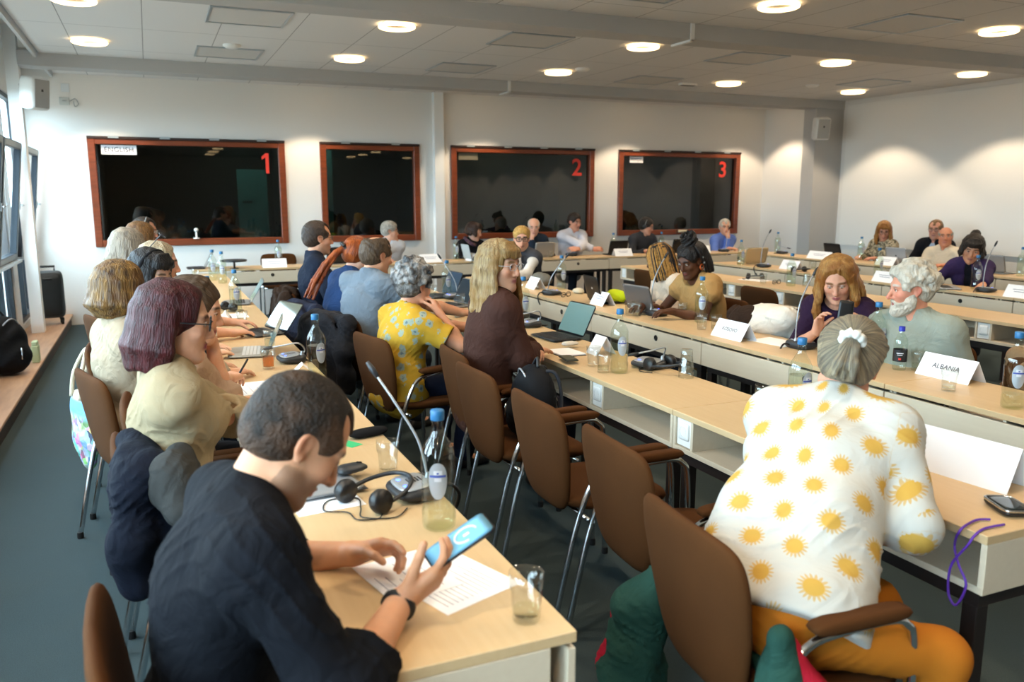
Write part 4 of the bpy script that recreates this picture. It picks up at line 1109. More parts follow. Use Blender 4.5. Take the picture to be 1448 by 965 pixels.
def camo(c1, c2, c3, sc=28.):
    def fn(t, co):
        n = t.new('ShaderNodeTexNoise', i_Scale=sc, i_Detail=3.); t.link(co, n.inputs['Vector'])
        n2 = t.new('ShaderNodeTexNoise', i_Scale=sc*1.7, i_Detail=2.); t.link(co, n2.inputs['Vector'])
        a = t.math('MULTIPLY', t.math('SUBTRACT', n.outputs[0], .5), 14., True); b_ = t.math('MULTIPLY', t.math('SUBTRACT', n2.outputs[0], .55), 14., True)
        return t.mix(b_, t.mix(a, rgba(c1), rgba(c2)), rgba(c3))
    return fn
M_PATT = prt('leaf_print_cloth', camo('#b8a88c', '#6a6250', '#3c382c')); M_GREYPRINT = prt('grey_print_cloth', camo('#d8d2ca', '#9a938c', '#6a6460', 40.))
def cloth(n, c, d=None): return fabric('cloth_'+n, c, d, .3, 500., .85, 0, .45)
def facehand(head, face, pitch, side, d=(.105, .035, -.135), hs=1.):
    R = rotz(D2R(face))@roty(D2R(pitch)); s = 1 if side == 'L' else -1
    to = V3(*head)+R@V3(d[0], d[1]*s, d[2])
    return dict(to=to, f=R@V3(-.35, -.35*s, 1), n=R@V3(-1, -.3*s, -.25), curl=(38, 55, 30), thumb=(45, 10), pole=(0, 0, -1))
def seat_chair(i, label, off=.03, deg=None):
    p = i['P']+i['fwd']*.09; return chair(p[0], p[1], i['body'] if deg is None else deg, label, None)
Z = lambda x, y, z: tuple(onz(x, y, z))
# ---- foreground man
hb = hair_mat('hair_dark_greying', '#17110d', '#2c221b', (26, 26, 26), .6, '#4a3323')
m1h = (.238, 1.625, 1.118)
w1L, w1R = V3(Z(500, 783, .785)), V3(Z(566, 852, .79))
p1 = person('navyman', 'man in a dark navy sweater leaning over his phone in the foreground', m1h, 2, pitch=42, roll=-3, body=4, lean=0, hunch=22, sex='m', build=.98, skin='#c6916f', hs=1.0, vox=.0042, stubble='#57453a', stub_amt=.55,
            top=dict(name='sweater', mat=cloth('navy', '#05070c', '#090d16'), sleeve=1.42, collar='crew', wr=.006, wf=30, loose=.012), hair=short_hair(hb, t=.008, z=.070, recede=.012, nape=-.06, noise=.001), eyes=False, brow='#3a2e26', nose=1.04, side=-2,
            arms={'L': dict(to=w1L, f=V3(Z(590, 764, .83))-w1L, n=(.15, -.75, -.55), curls=[(18, 22, 12), (34, 40, 25), (42, 48, 30), (48, 52, 32)], pole=(-.2, .75, -.7)),
                  'R': dict(to=w1R, f=V3(Z(640, 800, .85))-w1R, n=(-.25, .75, .6), curl=(22, 30, 22), thumb=(40, 5), pole=(-.1, -.8, -.75))})
chair(.125, 1.58, 3, 'brown armchair of the man in navy, bottom left corner', None)
b = MB(); q = p1['arm']['R']; d = nrm(q[2]-q[1]); b.tube([tuple(q[2]-d*.018), tuple(q[2]-d*.002)], .0345, 18); b.tube([tuple(q[2]-d*.016), tuple(q[2]-d*.004)], .036, 18, mi=1)
o = b.obj('wristband', [M_BLACK, M_RUBBER]); o.parent = p1['root']; o.location = -Vector(p1['org'])
# ---- left row
h2 = hair_mat('hair_burgundy', '#230709', '#4c1318', (40, 40, 3.5))
w2 = V3(Z(314, 572, .785))
p2 = person('burgundy', 'woman with burgundy hair and dark glasses in a beige blazer', (.052, 2.76, 1.205), -4, pitch=8, body=4, lean=-6, hunch=8, sex='f', skin='#d3a184', hs=1.0, vox=.005, lips='#8e3a4c', brow='#4a2a24',
            top=dict(name='blazer', mat=cloth('beige', '#948467', '#9f8f73'), sleeve=1.86, collar='blazer', open=.045, off=.02, loose=.014, wr=.007, wf=34), under=dict(mat=cloth('cream', '#d9cbb8')),
            hair=locks_hair(h2, length=.125, n=40, az0=86, z=.070, r0=.017, r1=.011, wave=.002, curl_in=.08, front=.06, noise=.0012, k=.016), glasses=dict(col='#1b2328', r=.0024, w=.0245, h=.0175, shape=4),
            arms={'L': dict(to=w2, f=(.85, .25, .0), n=(.1, -.5, -.9), curl=(25, 35, 20)), 'R': dict(to=Z(372, 592, .80), f=(.9, .3, 0), pole=(-.2, -.75, -.8))})
seat_chair(p2, 'brown armchair behind the woman in the beige blazer', .07)
h3 = hair_mat('hair_brown_pulled', '#33251b', '#54402d', (6, 34, 34), .42, None, (0., -.02))
w3 = V3(Z(331, 538, .80)); m3 = (.128, 3.36, 1.165)
p3 = person('hairtied', 'woman with tied brown hair resting her cheek on her hand, holding a pen', m3, -10, pitch=14, body=0, lean=-2, hunch=12, sex='f', skin='#dba98c', vox=.0055, lips='#a85a5e', hs=1.0, brow='#3e2c22', stubble=None,
            top=dict(name='blouse', mat=cloth('blush', '#b09680', '#baa08c'), sleeve=1.2, collar='scoop', loose=.02), hair=tied_hair(h3, knot=(-.10, 0, -.02), bun=.028),
            arms={'L': facehand(m3, -10, 14, 'L', (.085, .06, -.12)), 'R': dict(to=w3, f=V3(Z(372, 518, .80))-w3, n=(.1, .5, -.85), curl=(45, 50, 30), thumb=(25, 30))})
seat_chair(p3, 'brown armchair hidden behind the beige blazers', .05)
h4 = hair_mat('hair_ombre', '#33231a', '#8f6a34', (30, 30, 2.2), .42, '#5a3d20')
p4 = person('bob', 'woman with an ombre bob in a cream blazer, seen from behind', (-.135, 4.02, 1.185), 28, pitch=4, body=18, lean=-8, hunch=8, sex='f', skin='#d3a184', hs=1.0, vox=.0055,
            top=dict(name='blazer', mat=cloth('cream2', '#968670', '#a2927c'), sleeve=1.86, collar='blazer', off=.02, loose=.012, wr=.006), under=dict(mat=cloth('wine', '#5a2226')), hair=locks_hair(h4, length=.09, n=36, r0=.018, r1=.012, wave=.003, curl_in=.3, t=.014), eyes=False)
seat_chair(p4, 'brown armchair with the printed tote bag on its back', .07)
h5 = hair_mat('hair_black', '#0c0b0c', '#1c191b', (34, 34, 5))
def headband(root, Hm, vox):
    b = MB(); b.tube([(-.004-.03*math.cos(a)*0+.012*math.sin(a), .094*math.cos(a), .030+.100*math.sin(a)) for a in [PI*i/20 for i in range(21)]], .0125, 10); o = b.obj('headband', fabric('velvet_black', '#101014'), root); o.matrix_local = Hm
p5 = person('headband', 'black haired woman with fringe and a padded black headband', (-.015, 4.66, 1.195), -38, pitch=16, body=0, lean=5, hunch=10, sex='f', skin='#e0b49a', hs=1.0, vox=.006, lips='#b04a50', top=dict(name='top', mat=cloth('charcoal', '#2a262a')), hair=both(locks_hair(h5, length=.05, n=26, fringe=.022, z=.07, curl_in=.4), headband))
seat_chair(p5, 'brown armchair of the woman with the black headband', .05)
h6 = hair_mat('hair_ash_blond', '#8b7a62', '#b9a98c', (30, 30, 4))
def topshades(root, Hm, vox): make_glasses(root, Hm @ Matrix.Translation((-.048, 0, .088)) @ Matrix.Rotation(math.radians(-52), 4, 'Y'), '#22242a', .0026, .027, .021, 3, False)
p6 = person('ashblond', 'woman with ash blond bob and sunglasses pushed up on her head', (.035, 5.30, 1.20), -2, pitch=6, body=0, lean=-2, hunch=6, sex='f', skin='#d9a68c', hs=1.0, vox=.0065, top=dict(name='blouse', mat=M_GREYPRINT, sleeve=1.5), hair=both(locks_hair(h6, length=.075, n=30, curl_in=.3, az0=58), topshades),
            arms={'R': dict(to=(.42, 5.2, .78)), 'L': dict(to=(.45, 5.5, .80))})
seat_chair(p6, 'brown armchair of the woman with sunglasses on her head', .05)
h7 = hair_mat('hair_grey_brown', '#6f665c', '#a79a88', (32, 32, 3))
p7 = person('greybob', 'woman with long grey brown hair seated near the window, seen from behind', (-.14, 5.98, 1.258), 40, pitch=8, body=20, lean=2, hunch=4, sex='f', vox=.0075, top=dict(name='cardigan', mat=cloth('ecru', '#c6bfb4')), hair=locks_hair(h7, length=.12, n=28, az0=45, curl_in=.1), eyes=False)
seat_chair(p7, 'brown armchair of the woman with grey brown hair', .05)
h8 = hair_mat('hair_chestnut', '#4a3018', '#7a5428', (30, 30, 4))
p8 = person('chestnut', 'woman with chestnut bob half hidden behind the grey haired woman', (-.065, 6.9, 1.27), 10, pitch=12, body=0, sex='f', vox=.0085, top=dict(name='top', mat=cloth('plum', '#4a3a44')), hair=locks_hair(h8, length=.09, n=24, curl_in=.3), eyes=False)
h9 = hair_mat('hair_dark', '#17120f', '#2a221c', (20, 20, 20))
def headset(root, Hm, vox):
    b = MB(); b.tube([(-.004, .098*math.cos(a), .030+.108*math.sin(a)) for a in [PI*i/18 for i in range(19)]], .0045, 8)
    for s_ in (1, -1): b.lathe([(.02, 0), (.032, .006), (.03, .02)], 16, (0, 0, 0)) if 0 else b.ball((-.002, s_*.096, .0), (.03, .014, .033), 1)
    o = b.obj('headset', [M_GREYP, M_BLACK], root); o.matrix_local = Hm
p9 = person('headsetman', 'dark haired man with a headset and glasses at the far end of the left row', (-.045, 8.8, 1.262), -8, pitch=10, body=0, sex='m', vox=.0085, top=dict(name='shirt', mat=cloth('slate', '#3a4048')), hair=both(short_hair(h9, recede=.02), headset), glasses=dict(col='#9aa0a4'), skin='#d09a80')
# ---- centre row, seated left of it
p21 = person('navyshirt', 'man with glasses in a dark navy shirt sitting in profile', (1.235, 6.75, 1.262), 0, pitch=4, body=-8, lean=-4, hunch=10, sex='m', build=1.02, skin='#cf987a', hs=1.04, vox=.0065, stubble='#6a5648', stub_amt=.35, top=dict(name='shirt', mat=cloth('navy2', '#131a28', '#1b2436'), sleeve=1.85, collar='shirt', wr=.006),
             hair=short_hair(hair_mat('hair_brown_short', '#2b2019', '#423227', (20, 20, 20)), recede=.022, z=.075), glasses=dict(col='#3a3630', r=.0015), pants='#1a1d24', arms={'R': dict(to=(1.50, 6.45, .70), pole=(-.7, -.5, -.6)), 'L': dict(to=(1.6, 6.75, .72))})
seat_chair(p21, 'brown armchair of the man in the navy shirt', .07)
h22 = hair_mat('hair_auburn', '#6a2a10', '#a8541f', (26, 26, 3), .38, '#7d3a14')
p22 = person('auburn', 'woman with a long auburn ponytail in a blue top', (1.375, 5.98, 1.170), 15, pitch=20, body=15, lean=8, hunch=14, sex='f', skin='#d8a68c', vox=.0065, top=dict(name='top', mat=cloth('blue', '#1e3356', '#27406a'), sleeve=1.8), hair=tied_hair(h22, knot=(-.115, 0, .035), tail=[(-.16, .02, -.03), (-.20, .04, -.14), (-.23, .05, -.27), (-.25, .05, -.40)], scrunch=M_BLACK, t=.014), eyes=False)
seat_chair(p22, 'brown armchair with jackets, behind the woman with the ponytail', .06)
h23 = hair_mat('hair_brown_thin', '#3b2c20', '#5a4632', (24, 24, 8), .5)
p23 = person('greyshirt', 'man with a bald crown in a grey shirt, seen from behind', (1.37, 5.40, 1.205), 14, pitch=12, body=22, lean=3, hunch=14, sex='m', build=1.12, skin='#c8906f', hs=1.0, vox=.006, top=dict(name='shirt', mat=cloth('grey', '#66707a', '#727d88'), sleeve=.95, collar='shirt', wr=.008, wf=28, loose=.02), hair=short_hair(h23, t=.013, bald=(-.055, 0, .140, .085, .060, .052), nape=-.085, recede=.02), eyes=False,
             arms={'R': dict(to=(1.98, 5.15, .79)), 'L': dict(to=(1.95, 5.5, .79))})
seat_chair(p23, 'brown armchair hung with a black coat, behind the man in grey', .07)
h24 = hair_mat('hair_grey_wavy', '#4a4a4c', '#a9a8a6', (24, 24, 14), .45, '#3c3c3e'); m24 = (1.36, 4.53, 1.092)
p24 = person('yellow', 'woman with short grey hair in a yellow flower print top', m24, 22, pitch=12, body=12, lean=2, hunch=14, sex='f', build=1.1, skin='#c98f70', hs=1.0, vox=.0055, top=dict(name='blouse', mat=M_FLOWER, sleeve=.66, collar='scoop', loose=.014, wr=.006), hair=curly_hair(h24, t=.020, top=.012, nape=-.075, n=150, r=.021, k=.013), pants='#161c2e', eyes=False,
             arms={'R': dict(to=(1.475, 4.42, .935), f=(-.12, .6, .8), n=(-.6, .5, -.25), curl=(35, 50, 30), pole=(.25, -.8, -.8)), 'L': dict(to=(1.95, 4.55, .79))})
seat_chair(p24, 'brown armchair of the woman in the yellow print top', .07)
h25 = hair_mat('hair_honey_blond', '#6a5030', '#b3976a', (40, 40, 2.2), .36, '#8f6c3c')
w25L, w25R = V3(Z(710, 498, .80)), V3(Z(757, 497, .785))
p25 = person('brownblazer', 'woman with long blond hair and glasses in a brown blazer', (1.61, 3.85, 1.245), -58, pitch=2, body=-2, lean=2, hunch=8, sex='f', build=1.05, skin='#cf9a7c', hs=1.0, vox=.005, lips='#9a5450', brow='#7a5a36',
             top=dict(name='blazer', mat=cloth('brown', '#38211b', '#442a22'), sleeve=1.84, collar='blazer', open=.05, off=.02, loose=.012, wr=.0028), under=dict(mat=cloth('dark_top', '#241a18')), hair=locks_hair(h25, length=.285, n=36, az0=66, fringe=.030, z=.072, r0=.018, r1=.008, wave=.008, front=.055, t=.018), glasses=dict(col='#b9bcc0', r=.0013, w=.025, h=.0165, shape=3), pants='#20202a',
             arms={'R': dict(to=w25R, f=V3(Z(800, 488, .775))-w25R, n=(0, 0, -1), curl=(12, 18, 10), pole=(-.3, -.7, -.8)), 'L': dict(to=(1.80, 3.86, .80), f=(-.1, -1, .05), n=(-.3, 0, -1), curl=(40, 45, 30), pole=(.4, .8, -.6))})
seat_chair(p25, 'brown armchair under the woman in the brown blazer', .1)
# ---- people facing the centre row
h26 = hair_mat('hair_black2', '#100d0c', '#201a18', (30, 30, 5))
def braids(root, Hm, vox):
    rnd = random.Random(4); M1 = hair_mat('braid_blond', '#8a5f28', '#c08c46', (20, 20, 40)); bs = [MB(), MB()]
    for i in range(120):
        a = rnd.uniform(0, 2*PI); ca, sa = math.cos(a), math.sin(a)
        if ca > .72: continue
        L = rnd.uniform(.15, .21); p = [(-.016+.06*ca, .05*sa, .122), (-.016+.108*ca, .086*sa, .065), (-.016+.118*ca, .098*sa, -.01), (-.016+.122*ca, .102*sa, -.06), (-.016+.118*ca+rnd.uniform(-.01, .01), .1*sa, -.01-L*.8)]
        bs[1 if rnd.random() < .72 else 0].tube(p, .0062, 6, sub=3)
    for bb, m in zip(bs, (h26, M1)): o = bb.obj('braids', m, root); o.matrix_local = Hm
p26 = person('braids', 'woman with black and blond braids in a cream jacket, head turned away', (3.72, 5.60, 1.095), 120, pitch=18, body=172, lean=16, hunch=14, sex='f', build=1.12, skin='#4a2c20', hs=1.0, vox=.007, top=dict(name='jacket', mat=cloth('ivory', '#cdb8a2', '#d6c3ae'), sleeve=1.8, collar='blazer'), hair=both(short_hair(h26, t=.012, nape=-.08), braids), eyes=False, seat=.50)
seat_chair(p26, 'dark brown armchair beside the woman with braids', .06)
def locs(root, Hm, vox):
    rnd = random.Random(8); b = MB()
    for i in range(26):
        a = 2*PI*i/26; r = .045+.012*math.sin(i*2.7); h = .135+.02*(i % 3)
        b.tube([(-.03+r*math.cos(a+k*.5)*(1-.05*k), r*math.sin(a+k*.5)*(1-.05*k), h-.02+.012*k) for k in range(5)], .0115, 7, sub=3)
    for i in range(44):
        a = rnd.uniform(1.35, 2*PI-1.35); ca, sa = math.cos(a), math.sin(a); L = rnd.uniform(.10, .17)
        b.tube([(-.03+.03*ca, .03*sa, .135), (-.02+.105*ca, .09*sa, .085), (-.03+.125*ca, .105*sa, .01), (-.04+.128*ca, .108*sa, -.04), (-.045+.125*ca, .105*sa, -.01-L*.7)], .0095, 7, sub=4)
    o = b.obj('locs', h26, root); o.matrix_local = Hm
    c = MB()
    for y, z in ((.104, .03), (.108, -.01)): c.lathe([(.009, -.006), (.009, .006)], 10, (-.012, y, z)); c.lathe([(.009, -.006), (.009, .006)], 10, (-.02, -y, z))
    o = c.obj('hair_beads', M_ALU, root); o.matrix_local = Hm
    for s_ in (1, -1):
        e = MB(); e.tube([(-.006+.019*math.cos(2*PI*i/20), s_*.086, -.045+.019*math.sin(2*PI*i/20)) for i in range(20)], .005, 8, closed=True); o = e.obj('earring', mat('earring_orange', '#b4521c', .4), root); o.matrix_local = Hm
w27 = V3(Z(915, 425, .80))
p27 = person('tandress', 'woman with piled up dark locs and orange earrings in a tan top', (3.58, 4.98, 1.135), 196, pitch=22, body=182, lean=10, hunch=12, sex='f', build=1.18, skin='#54321f', hs=1.0, vox=.0055, lips='#6a3a34', brow='#1c120e', cheeks=.05, top=dict(name='top', mat=cloth('tan', '#9a7748', '#a88453'), sleeve=.35, collar='scoop', off=.02), hair=both(short_hair(h26, t=.010, nape=-.08), locs), eyes=(0, 35), seat=.50,
             arms={'R': dict(to=(3.30, 5.15, .80), f=(-1, -.2, 0), curl=(20, 25, 15)), 'L': dict(to=(3.32, 4.82, .80), f=(-1, .25, 0), curl=(22, 28, 16))})
seat_chair(p27, 'dark brown armchair of the woman in the tan top', .06)
h28 = hair_mat('hair_auburn_blond', '#7a4d20', '#b98a4e', (36, 36, 2.4), .36, '#8a5626')
p28 = person('purple', 'woman with long reddish blond hair in a purple sweater looking at a phone', (3.53, 3.52, 1.130), 222, pitch=26, roll=4, body=206, lean=10, hunch=14, sex='f', build=1.02, skin='#cf987c', hs=1.0, vox=.005, lips='#a0585a', brow='#6a482a',
             top=dict(name='sweater', mat=cloth('aubergine', '#24142a', '#2e1b34'), sleeve=1.35, collar='scoop', wr=.005), hair=locks_hair(h28, length=.235, n=38, az0=60, z=.080, r0=.021, r1=.012, wave=.014, front=.07, t=.020, flare=.03), eyes=(0, 38), seat=.50,
             arms={'L': dict(to=tuple(onx(1214, 474, 3.36)), f=(-.05, .12, 1), n=(-.35, .9, .1), curl=(38, 48, 30), pole=(.2, -.7, -.8), thumb=(30, 15)), 'R': dict(to=tuple(onx(1154, 470, 3.36)), f=(.0, -.2, 1), n=(.2, -.9, .1), curl=(25, 40, 25), pole=(-.1, .7, -.9))})
seat_chair(p28, 'dark brown armchair of the woman in purple', .06)
h29 = hair_mat('hair_white', '#a49e90', '#cbc5b7', (22, 22, 10), .45)
p29 = person('bearded', 'man with white hair and beard in a pale grey green sweater', (3.54, 3.03, 1.128), 152, pitch=6, body=196, lean=2, hunch=8, sex='m', build=1.14, skin='#cb8f76', hs=1.0, vox=.005, cheeks=.3, brow='#b8b0a4', nose=1.05, top=dict(name='sweater', mat=cloth('sage', '#868d83', '#92998e'), sleeve=1.86, collar='polo', wr=.006, wf=30, loose=.016),
             hair=both(curly_hair(h29, t=.008, n=110, r=.024, k=.016, top=.006, nape=-.085, z=.074), beard(h29)), eyes=(0, 5), seat=.50, arms={'L': dict(to=(3.50, 2.92, .63), pole=(.45, -.2, -1)), 'R': dict(to=(3.50, 3.15, .63), pole=(.45, .2, -1))})
seat_chair(p29, 'brown armchair of the bearded man', .06)
m12 = (3.56, 7.93, 1.158)
p12 = person('vest', 'blond woman with black framed glasses covering her mouth, grey vest over white blouse', m12, 248, pitch=6, body=215, lean=10, hunch=10, sex='f', skin='#d4a086', hs=1.0, vox=.007, top=[dict(name='blouse', mat=cloth('white', '#dcd8d2'), sleeve=1.84, collar='shirt', off=.010), dict(name='vest', vest=True, mat=cloth('vest_grey', '#45464c'), collar='none', off=.022)],
             hair=tied_hair(hair_mat('hair_blond', '#9a7438', '#c8a05a', (8, 30, 30)), knot=(-.1, 0, .0)), glasses=dict(col='#101012', r=.0036, w=.026, h=.019, shape=4), seat=.50, arms={'R': facehand(m12, 248, 6, 'R', (.125, .05, -.11)), 'L': dict(to=(3.3, 7.6, .78))})
# ---- the sun print shirt in the foreground
h30 = hair_mat('hair_grey_blond', '#57524c', '#a8987c', (8, 40, 40), .38, None, (0., .045))
p30 = person('suns', 'woman with tied grey blond hair in a white shirt printed with yellow suns', (1.86, 1.79, 1.112), 44, pitch=24, roll=10, body=31, lean=48, hunch=4, seat=.585, legdir=-14, sex='f', build=1.12, skin='#cf9478', hs=1.0, vox=.0046, shw=1.12, top=dict(name='shirt', mat=M_SUN, sleeve=1.12, collar='shirt', off=.017, loose=.012, wr=.007, wf=30, uv=True, cropped=.035, wide=.018),
             hair=tied_hair(h30, t=.014, knot=(-.125, 0, .045), tail=[(-.15, 0, .0), (-.152, 0, -.04), (-.14, 0, -.075)], scrunch=fabric('scrunchie_white', '#e6e2d8')), pants='#a8641a', shoe='#16604a', eyes=False,
             arms={'R': dict(to=(1.77, 1.66, .82), f=(.3, .8, .1), n=(-.5, .1, -.6), pole=(-.1, -1, -.35)), 'L': dict(to=(2.05, 2.0, .80), f=(.7, -.3, 0), pole=(-.3, .9, -.4))})
# ---- along the booth wall
def back(key, label, head, face, **k):
    kw = dict(pitch=6, body=-90, lean=6, hunch=8, vox=.0085, seat=.50, hs=1.0); kw.update(k); return person(key, label, head, face, **kw)
m10 = (2.98, 11.0, 1.13); m13 = (5.13, 11.0, 1.155); m16 = (8.55, 11.0, 1.10)
back('grey10', 'grey haired man in profile with his hand at his mouth, before booth window 2', m10, -18, skin='#d0a088', top=dict(name='shirt', mat=cloth('paleblue', '#b6bcc6'), collar='shirt'), hair=short_hair(hair_mat('hair_grey', '#7a766e', '#a8a49a', (20, 20, 20)), t=.016), glasses=dict(col='#2a2a2c'), arms={'L': facehand(m10, -18, 6, 'L'), 'R': dict(to=(2.8, 10.65, .78))})
def scarf(root, Hm, vox):
    b = MB(); b.tube([(.0, .065*math.cos(a), -.145+.0*a) if 0 else (-.02+.085*math.cos(a), .085*math.sin(a), -.15-.03*math.cos(a)) for a in [2*PI*i/20 for i in range(20)]], .026, 10, closed=True); b.tube([(.06, .01, -.18), (.075, .0, -.25), (.07, -.02, -.33)], .028, 8, sub=3, rs=[.028, .03, .018]); o = b.obj('scarf', prt('scarf_print', camo('#3a2448', '#6a4a5c', '#8a7a4a', 60.)), root); o.matrix_local = Hm
back('scarf11', 'dark haired woman in black with a purple scarf', (4.20, 11.0, 1.105), -38, pitch=14, skin='#d4a48c', sex='f', top=dict(name='sweater', mat=cloth('black', '#0f1015')), hair=both(locks_hair(hair_mat('hair_umber', '#1c120e', '#38241a', (30, 30, 4)), length=.045, n=24, fringe=.02, curl_in=.4), scarf))
back('bald13', 'bald man in a dark blue sweater resting his chin on his hand', m13, -112, pitch=16, skin='#d6a48c', top=dict(name='sweater', mat=cloth('steelblue', '#1f2a38')), hair=short_hair(hair_mat('hair_white2', '#a8a298', '#d0cabc', (20, 20, 20)), t=.010, bald=1), arms={'R': facehand(m13, -112, 16, 'R')})
back('white14', 'dark haired man in a pale shirt with folded arms', (5.80, 11.0, 1.215), -76, pitch=10, skin='#cf9378', build=1.1, top=dict(name='shirt', mat=cloth('lilac', '#bfc0ca'), collar='shirt', wr=.006), hair=short_hair(hair_mat('hair_black_brown', '#1a130f', '#2c211a', (20, 20, 20)), t=.016, z=.072),
     arms={'R': dict(to=(6.0, 10.70, .82), f=(1, -.1, 0), n=(0, .8, -.6), pole=(-.6, -.6, -.7)), 'L': dict(to=(5.68, 10.66, .84), f=(-1, 0, 0), n=(0, .8, -.6), pole=(.6, -.6, -.7))})
back('dark15', 'man with headset and glasses in a charcoal shirt', (7.06, 11.0, 1.135), -48, pitch=16, skin='#cf987e', top=dict(name='shirt', mat=cloth('charcoal2', '#34353a'), collar='shirt'), hair=both(short_hair(h9, t=.018), headset), glasses=dict(col='#15151a', r=.0026))
back('blue16', 'white haired man in a blue shirt with his hand on his chin', m16, -112, pitch=6, skin='#d6a084', top=dict(name='shirt', mat=cloth('skyblue', '#5f78bd'), collar='shirt'), hair=short_hair(h29, t=.013, recede=.02), arms={'L': facehand(m16, -112, 6, 'L')})
# ---- right side
back('patt17', 'woman with auburn shoulder hair in a leaf print blouse', (9.15, 8.35, 1.130), 224, pitch=20, body=185, sex='f', skin='#c88f76', top=dict(name='blouse', mat=M_PATT, collar='shirt'), hair=locks_hair(h28, length=.16, n=26, fringe=.02), glasses=dict(col='#3a1a14'))
back('suit18', 'man with glasses in a black suit jacket, behind the balding man', (9.38, 7.73, 1.165), 206, pitch=4, body=195, skin='#c99078', top=dict(name='suit_jacket', mat=cloth('suit', '#101218'), collar='blazer', open=.05, off=.02), under=dict(mat=cloth('ice', '#aebccc'), collar=True), hair=short_hair(hair_mat('hair_sandy', '#6a4e34', '#8a6a48', (20, 20, 20)), t=.009, recede=.03), glasses=dict(col='#2a2a2c'))
back('bald19', 'balding man in an off white shirt looking towards the camera', (8.98, 7.25, 1.098), 218, pitch=-4, body=200, build=1.1, skin='#bd8064', top=dict(name='shirt', mat=cloth('offwhite', '#cbbfa9'), collar='shirt'), hair=short_hair(hair_mat('hair_grey2', '#6a655c', '#989286', (20, 20, 20)), t=.008, bald=1))
back('purple20', 'young woman with dark pinned up hair in a purple cardigan', (7.32, 5.60, 1.092), 216, pitch=22, roll=-8, body=205, lean=16, hunch=18, sex='f', hs=1.05, vox=.007, skin='#c9906f', top=dict(name='cardigan', mat=cloth('violet', '#2f2344', '#3a2b52'), collar='crew', open=.035), under=dict(mat=cloth('ink', '#191920')), hair=both(tied_hair(h9, knot=(-.08, 0, .10), bun=.045, t=.016), locks_hair(h9, length=.05, n=14, fringe=.028, az0=55)),
     arms={'L': dict(to=(7.05, 5.25, .78)), 'R': dict(to=(7.02, 5.95, .80))})
# ================================================================= things on the tables
M_GLASSV = thin_glass('bottle_glass', '#f6fbf8', 1.55, .03, .05)
M_TUMBLER = thin_glass('tumbler_glass', '#fbfcfb', 1.5, .03, .05)
M_WATER = thin_glass('water', '#fafbf4', 1.33, .02, .0)
M_CAP = mat('blue_cap', '#256a9c', .4); M_CAPD = mat('deep_blue_cap', '#2430a4', .4)
M_LABEL = mat('silver_label', '#b9c3cb', .35, .35); M_LBLUE = mat('label_blue', '#4b5fb0', .5); M_LWHITE = mat('label_white', '#dfe3ea', .5)
M_DKGREY = mat('dark_grey_plastic', '#24272b', .45); M_SILVER = mat('silver_plastic', '#a9adb2', .35, .5); M_LED = mat('blue_led', '#5a78ff', .3, emit='#4a6cff', estr=3.)
M_SCREEN = mat('screen_dark', '#20282a', .08, spec=.6); M_SCREENL = mat('screen_blue_grey', '#5f7a78', .12, emit='#5f7f7c', estr=.18); M_KEYS = mat('keyboard_keys', '#1c1d20', .5)
UP = 0.7401
def bottle_proto(level):
    root = thing('water_bottle', '-', 'bottle')
    r = .0445
    prof = [(.001, 0), (.036, .0), (.042, .004), (r, .014), (r, .05), (.0425, .058), (.0425, .066), (r-.0005, .075), (r, .19), (.0425, .207), (.034, .228), (.0225, .246), (.0158, .26), (.0148, .285), (.0162, .288), (.0162, .293)]
    b = MB(); b.lathe(prof, 32, cap1=False); b.obj('bottle_body', M_GLASSV, root)
    zt = {0: .06, 1: .17, 2: .225}[level]
    wp = [(max(.001, q-.0035), z+.004) for q, z in prof if z+.004 < zt]; rt = np.interp(zt, [z for _, z in prof], [q for q, _ in prof])-.0035; wp += [(rt, zt)]
    b = MB(); b.lathe(wp, 28); b.obj('water', M_WATER, root)
    b = MB(); b.lathe([(.0175, .291), (.018, .293), (.018, .314), (.0165, .317), (.001, .317)], 24, cap1=False); b.obj('screw_cap', M_CAP, root)
    b = MB(); vs = []; n = 36
    def cyl(u, v, k=.0007): a = u/r; return ((r+k)*math.cos(a), (r+k)*math.sin(a), v)
    out = [(x, y*(1.25 if y < 0 else 1)) for x, y in superellipse(.024, .043, 2.2, n)]
    for t in (1., .66, .33): vs += [cyl(x*t, .145+y*t) for x, y in out]
    vs.append(cyl(0, .145)); fs = []
    for k in range(2):
        for i in range(n): j = (i+1) % n; fs.append((k*n+i, k*n+j, (k+1)*n+j, (k+1)*n+i))
    for i in range(n): fs.append((2*n+i, 2*n+(i+1) % n, 3*n))
    b.add(vs, fs, 0, True); lb = b.obj('label', M_LABEL, root)
    b = MB()
    for (u0, u1, v0, v1, mi) in ((-.021, .021, .150, .156, 0), (-.011, .011, .157, .168, 1), (-.009, .009, .139, .149, 1), (-.003, .003, .1585, .163, 0)):
        b.add([cyl(u0+(u1-u0)*i/6, v, .0011) for v in (v0, v1) for i in range(7)], [(i, i+1, 8+i, 7+i) for i in range(6)], mi, True)
    b.obj('label_emblem', [M_LBLUE, M_LWHITE], lb)
    return root
_BP = {}
def proto_use(cache, key, maker, loc, rz, label, group=None, cat=None):
    if key not in cache:
        o = maker(); cache[key] = o; o.location = loc; o.rotation_euler = (0, 0, rz); o['label'] = label
        if group: o['group'] = group
        return o
    return dup(cache[key], loc, rz, label, group)
def bottle(px, py, label, level=1, rz=-90):
    p = tabletop(px, py); return proto_use(_BP, level, lambda: bottle_proto(level), (p.x, p.y, UP), D2R(rz), label)
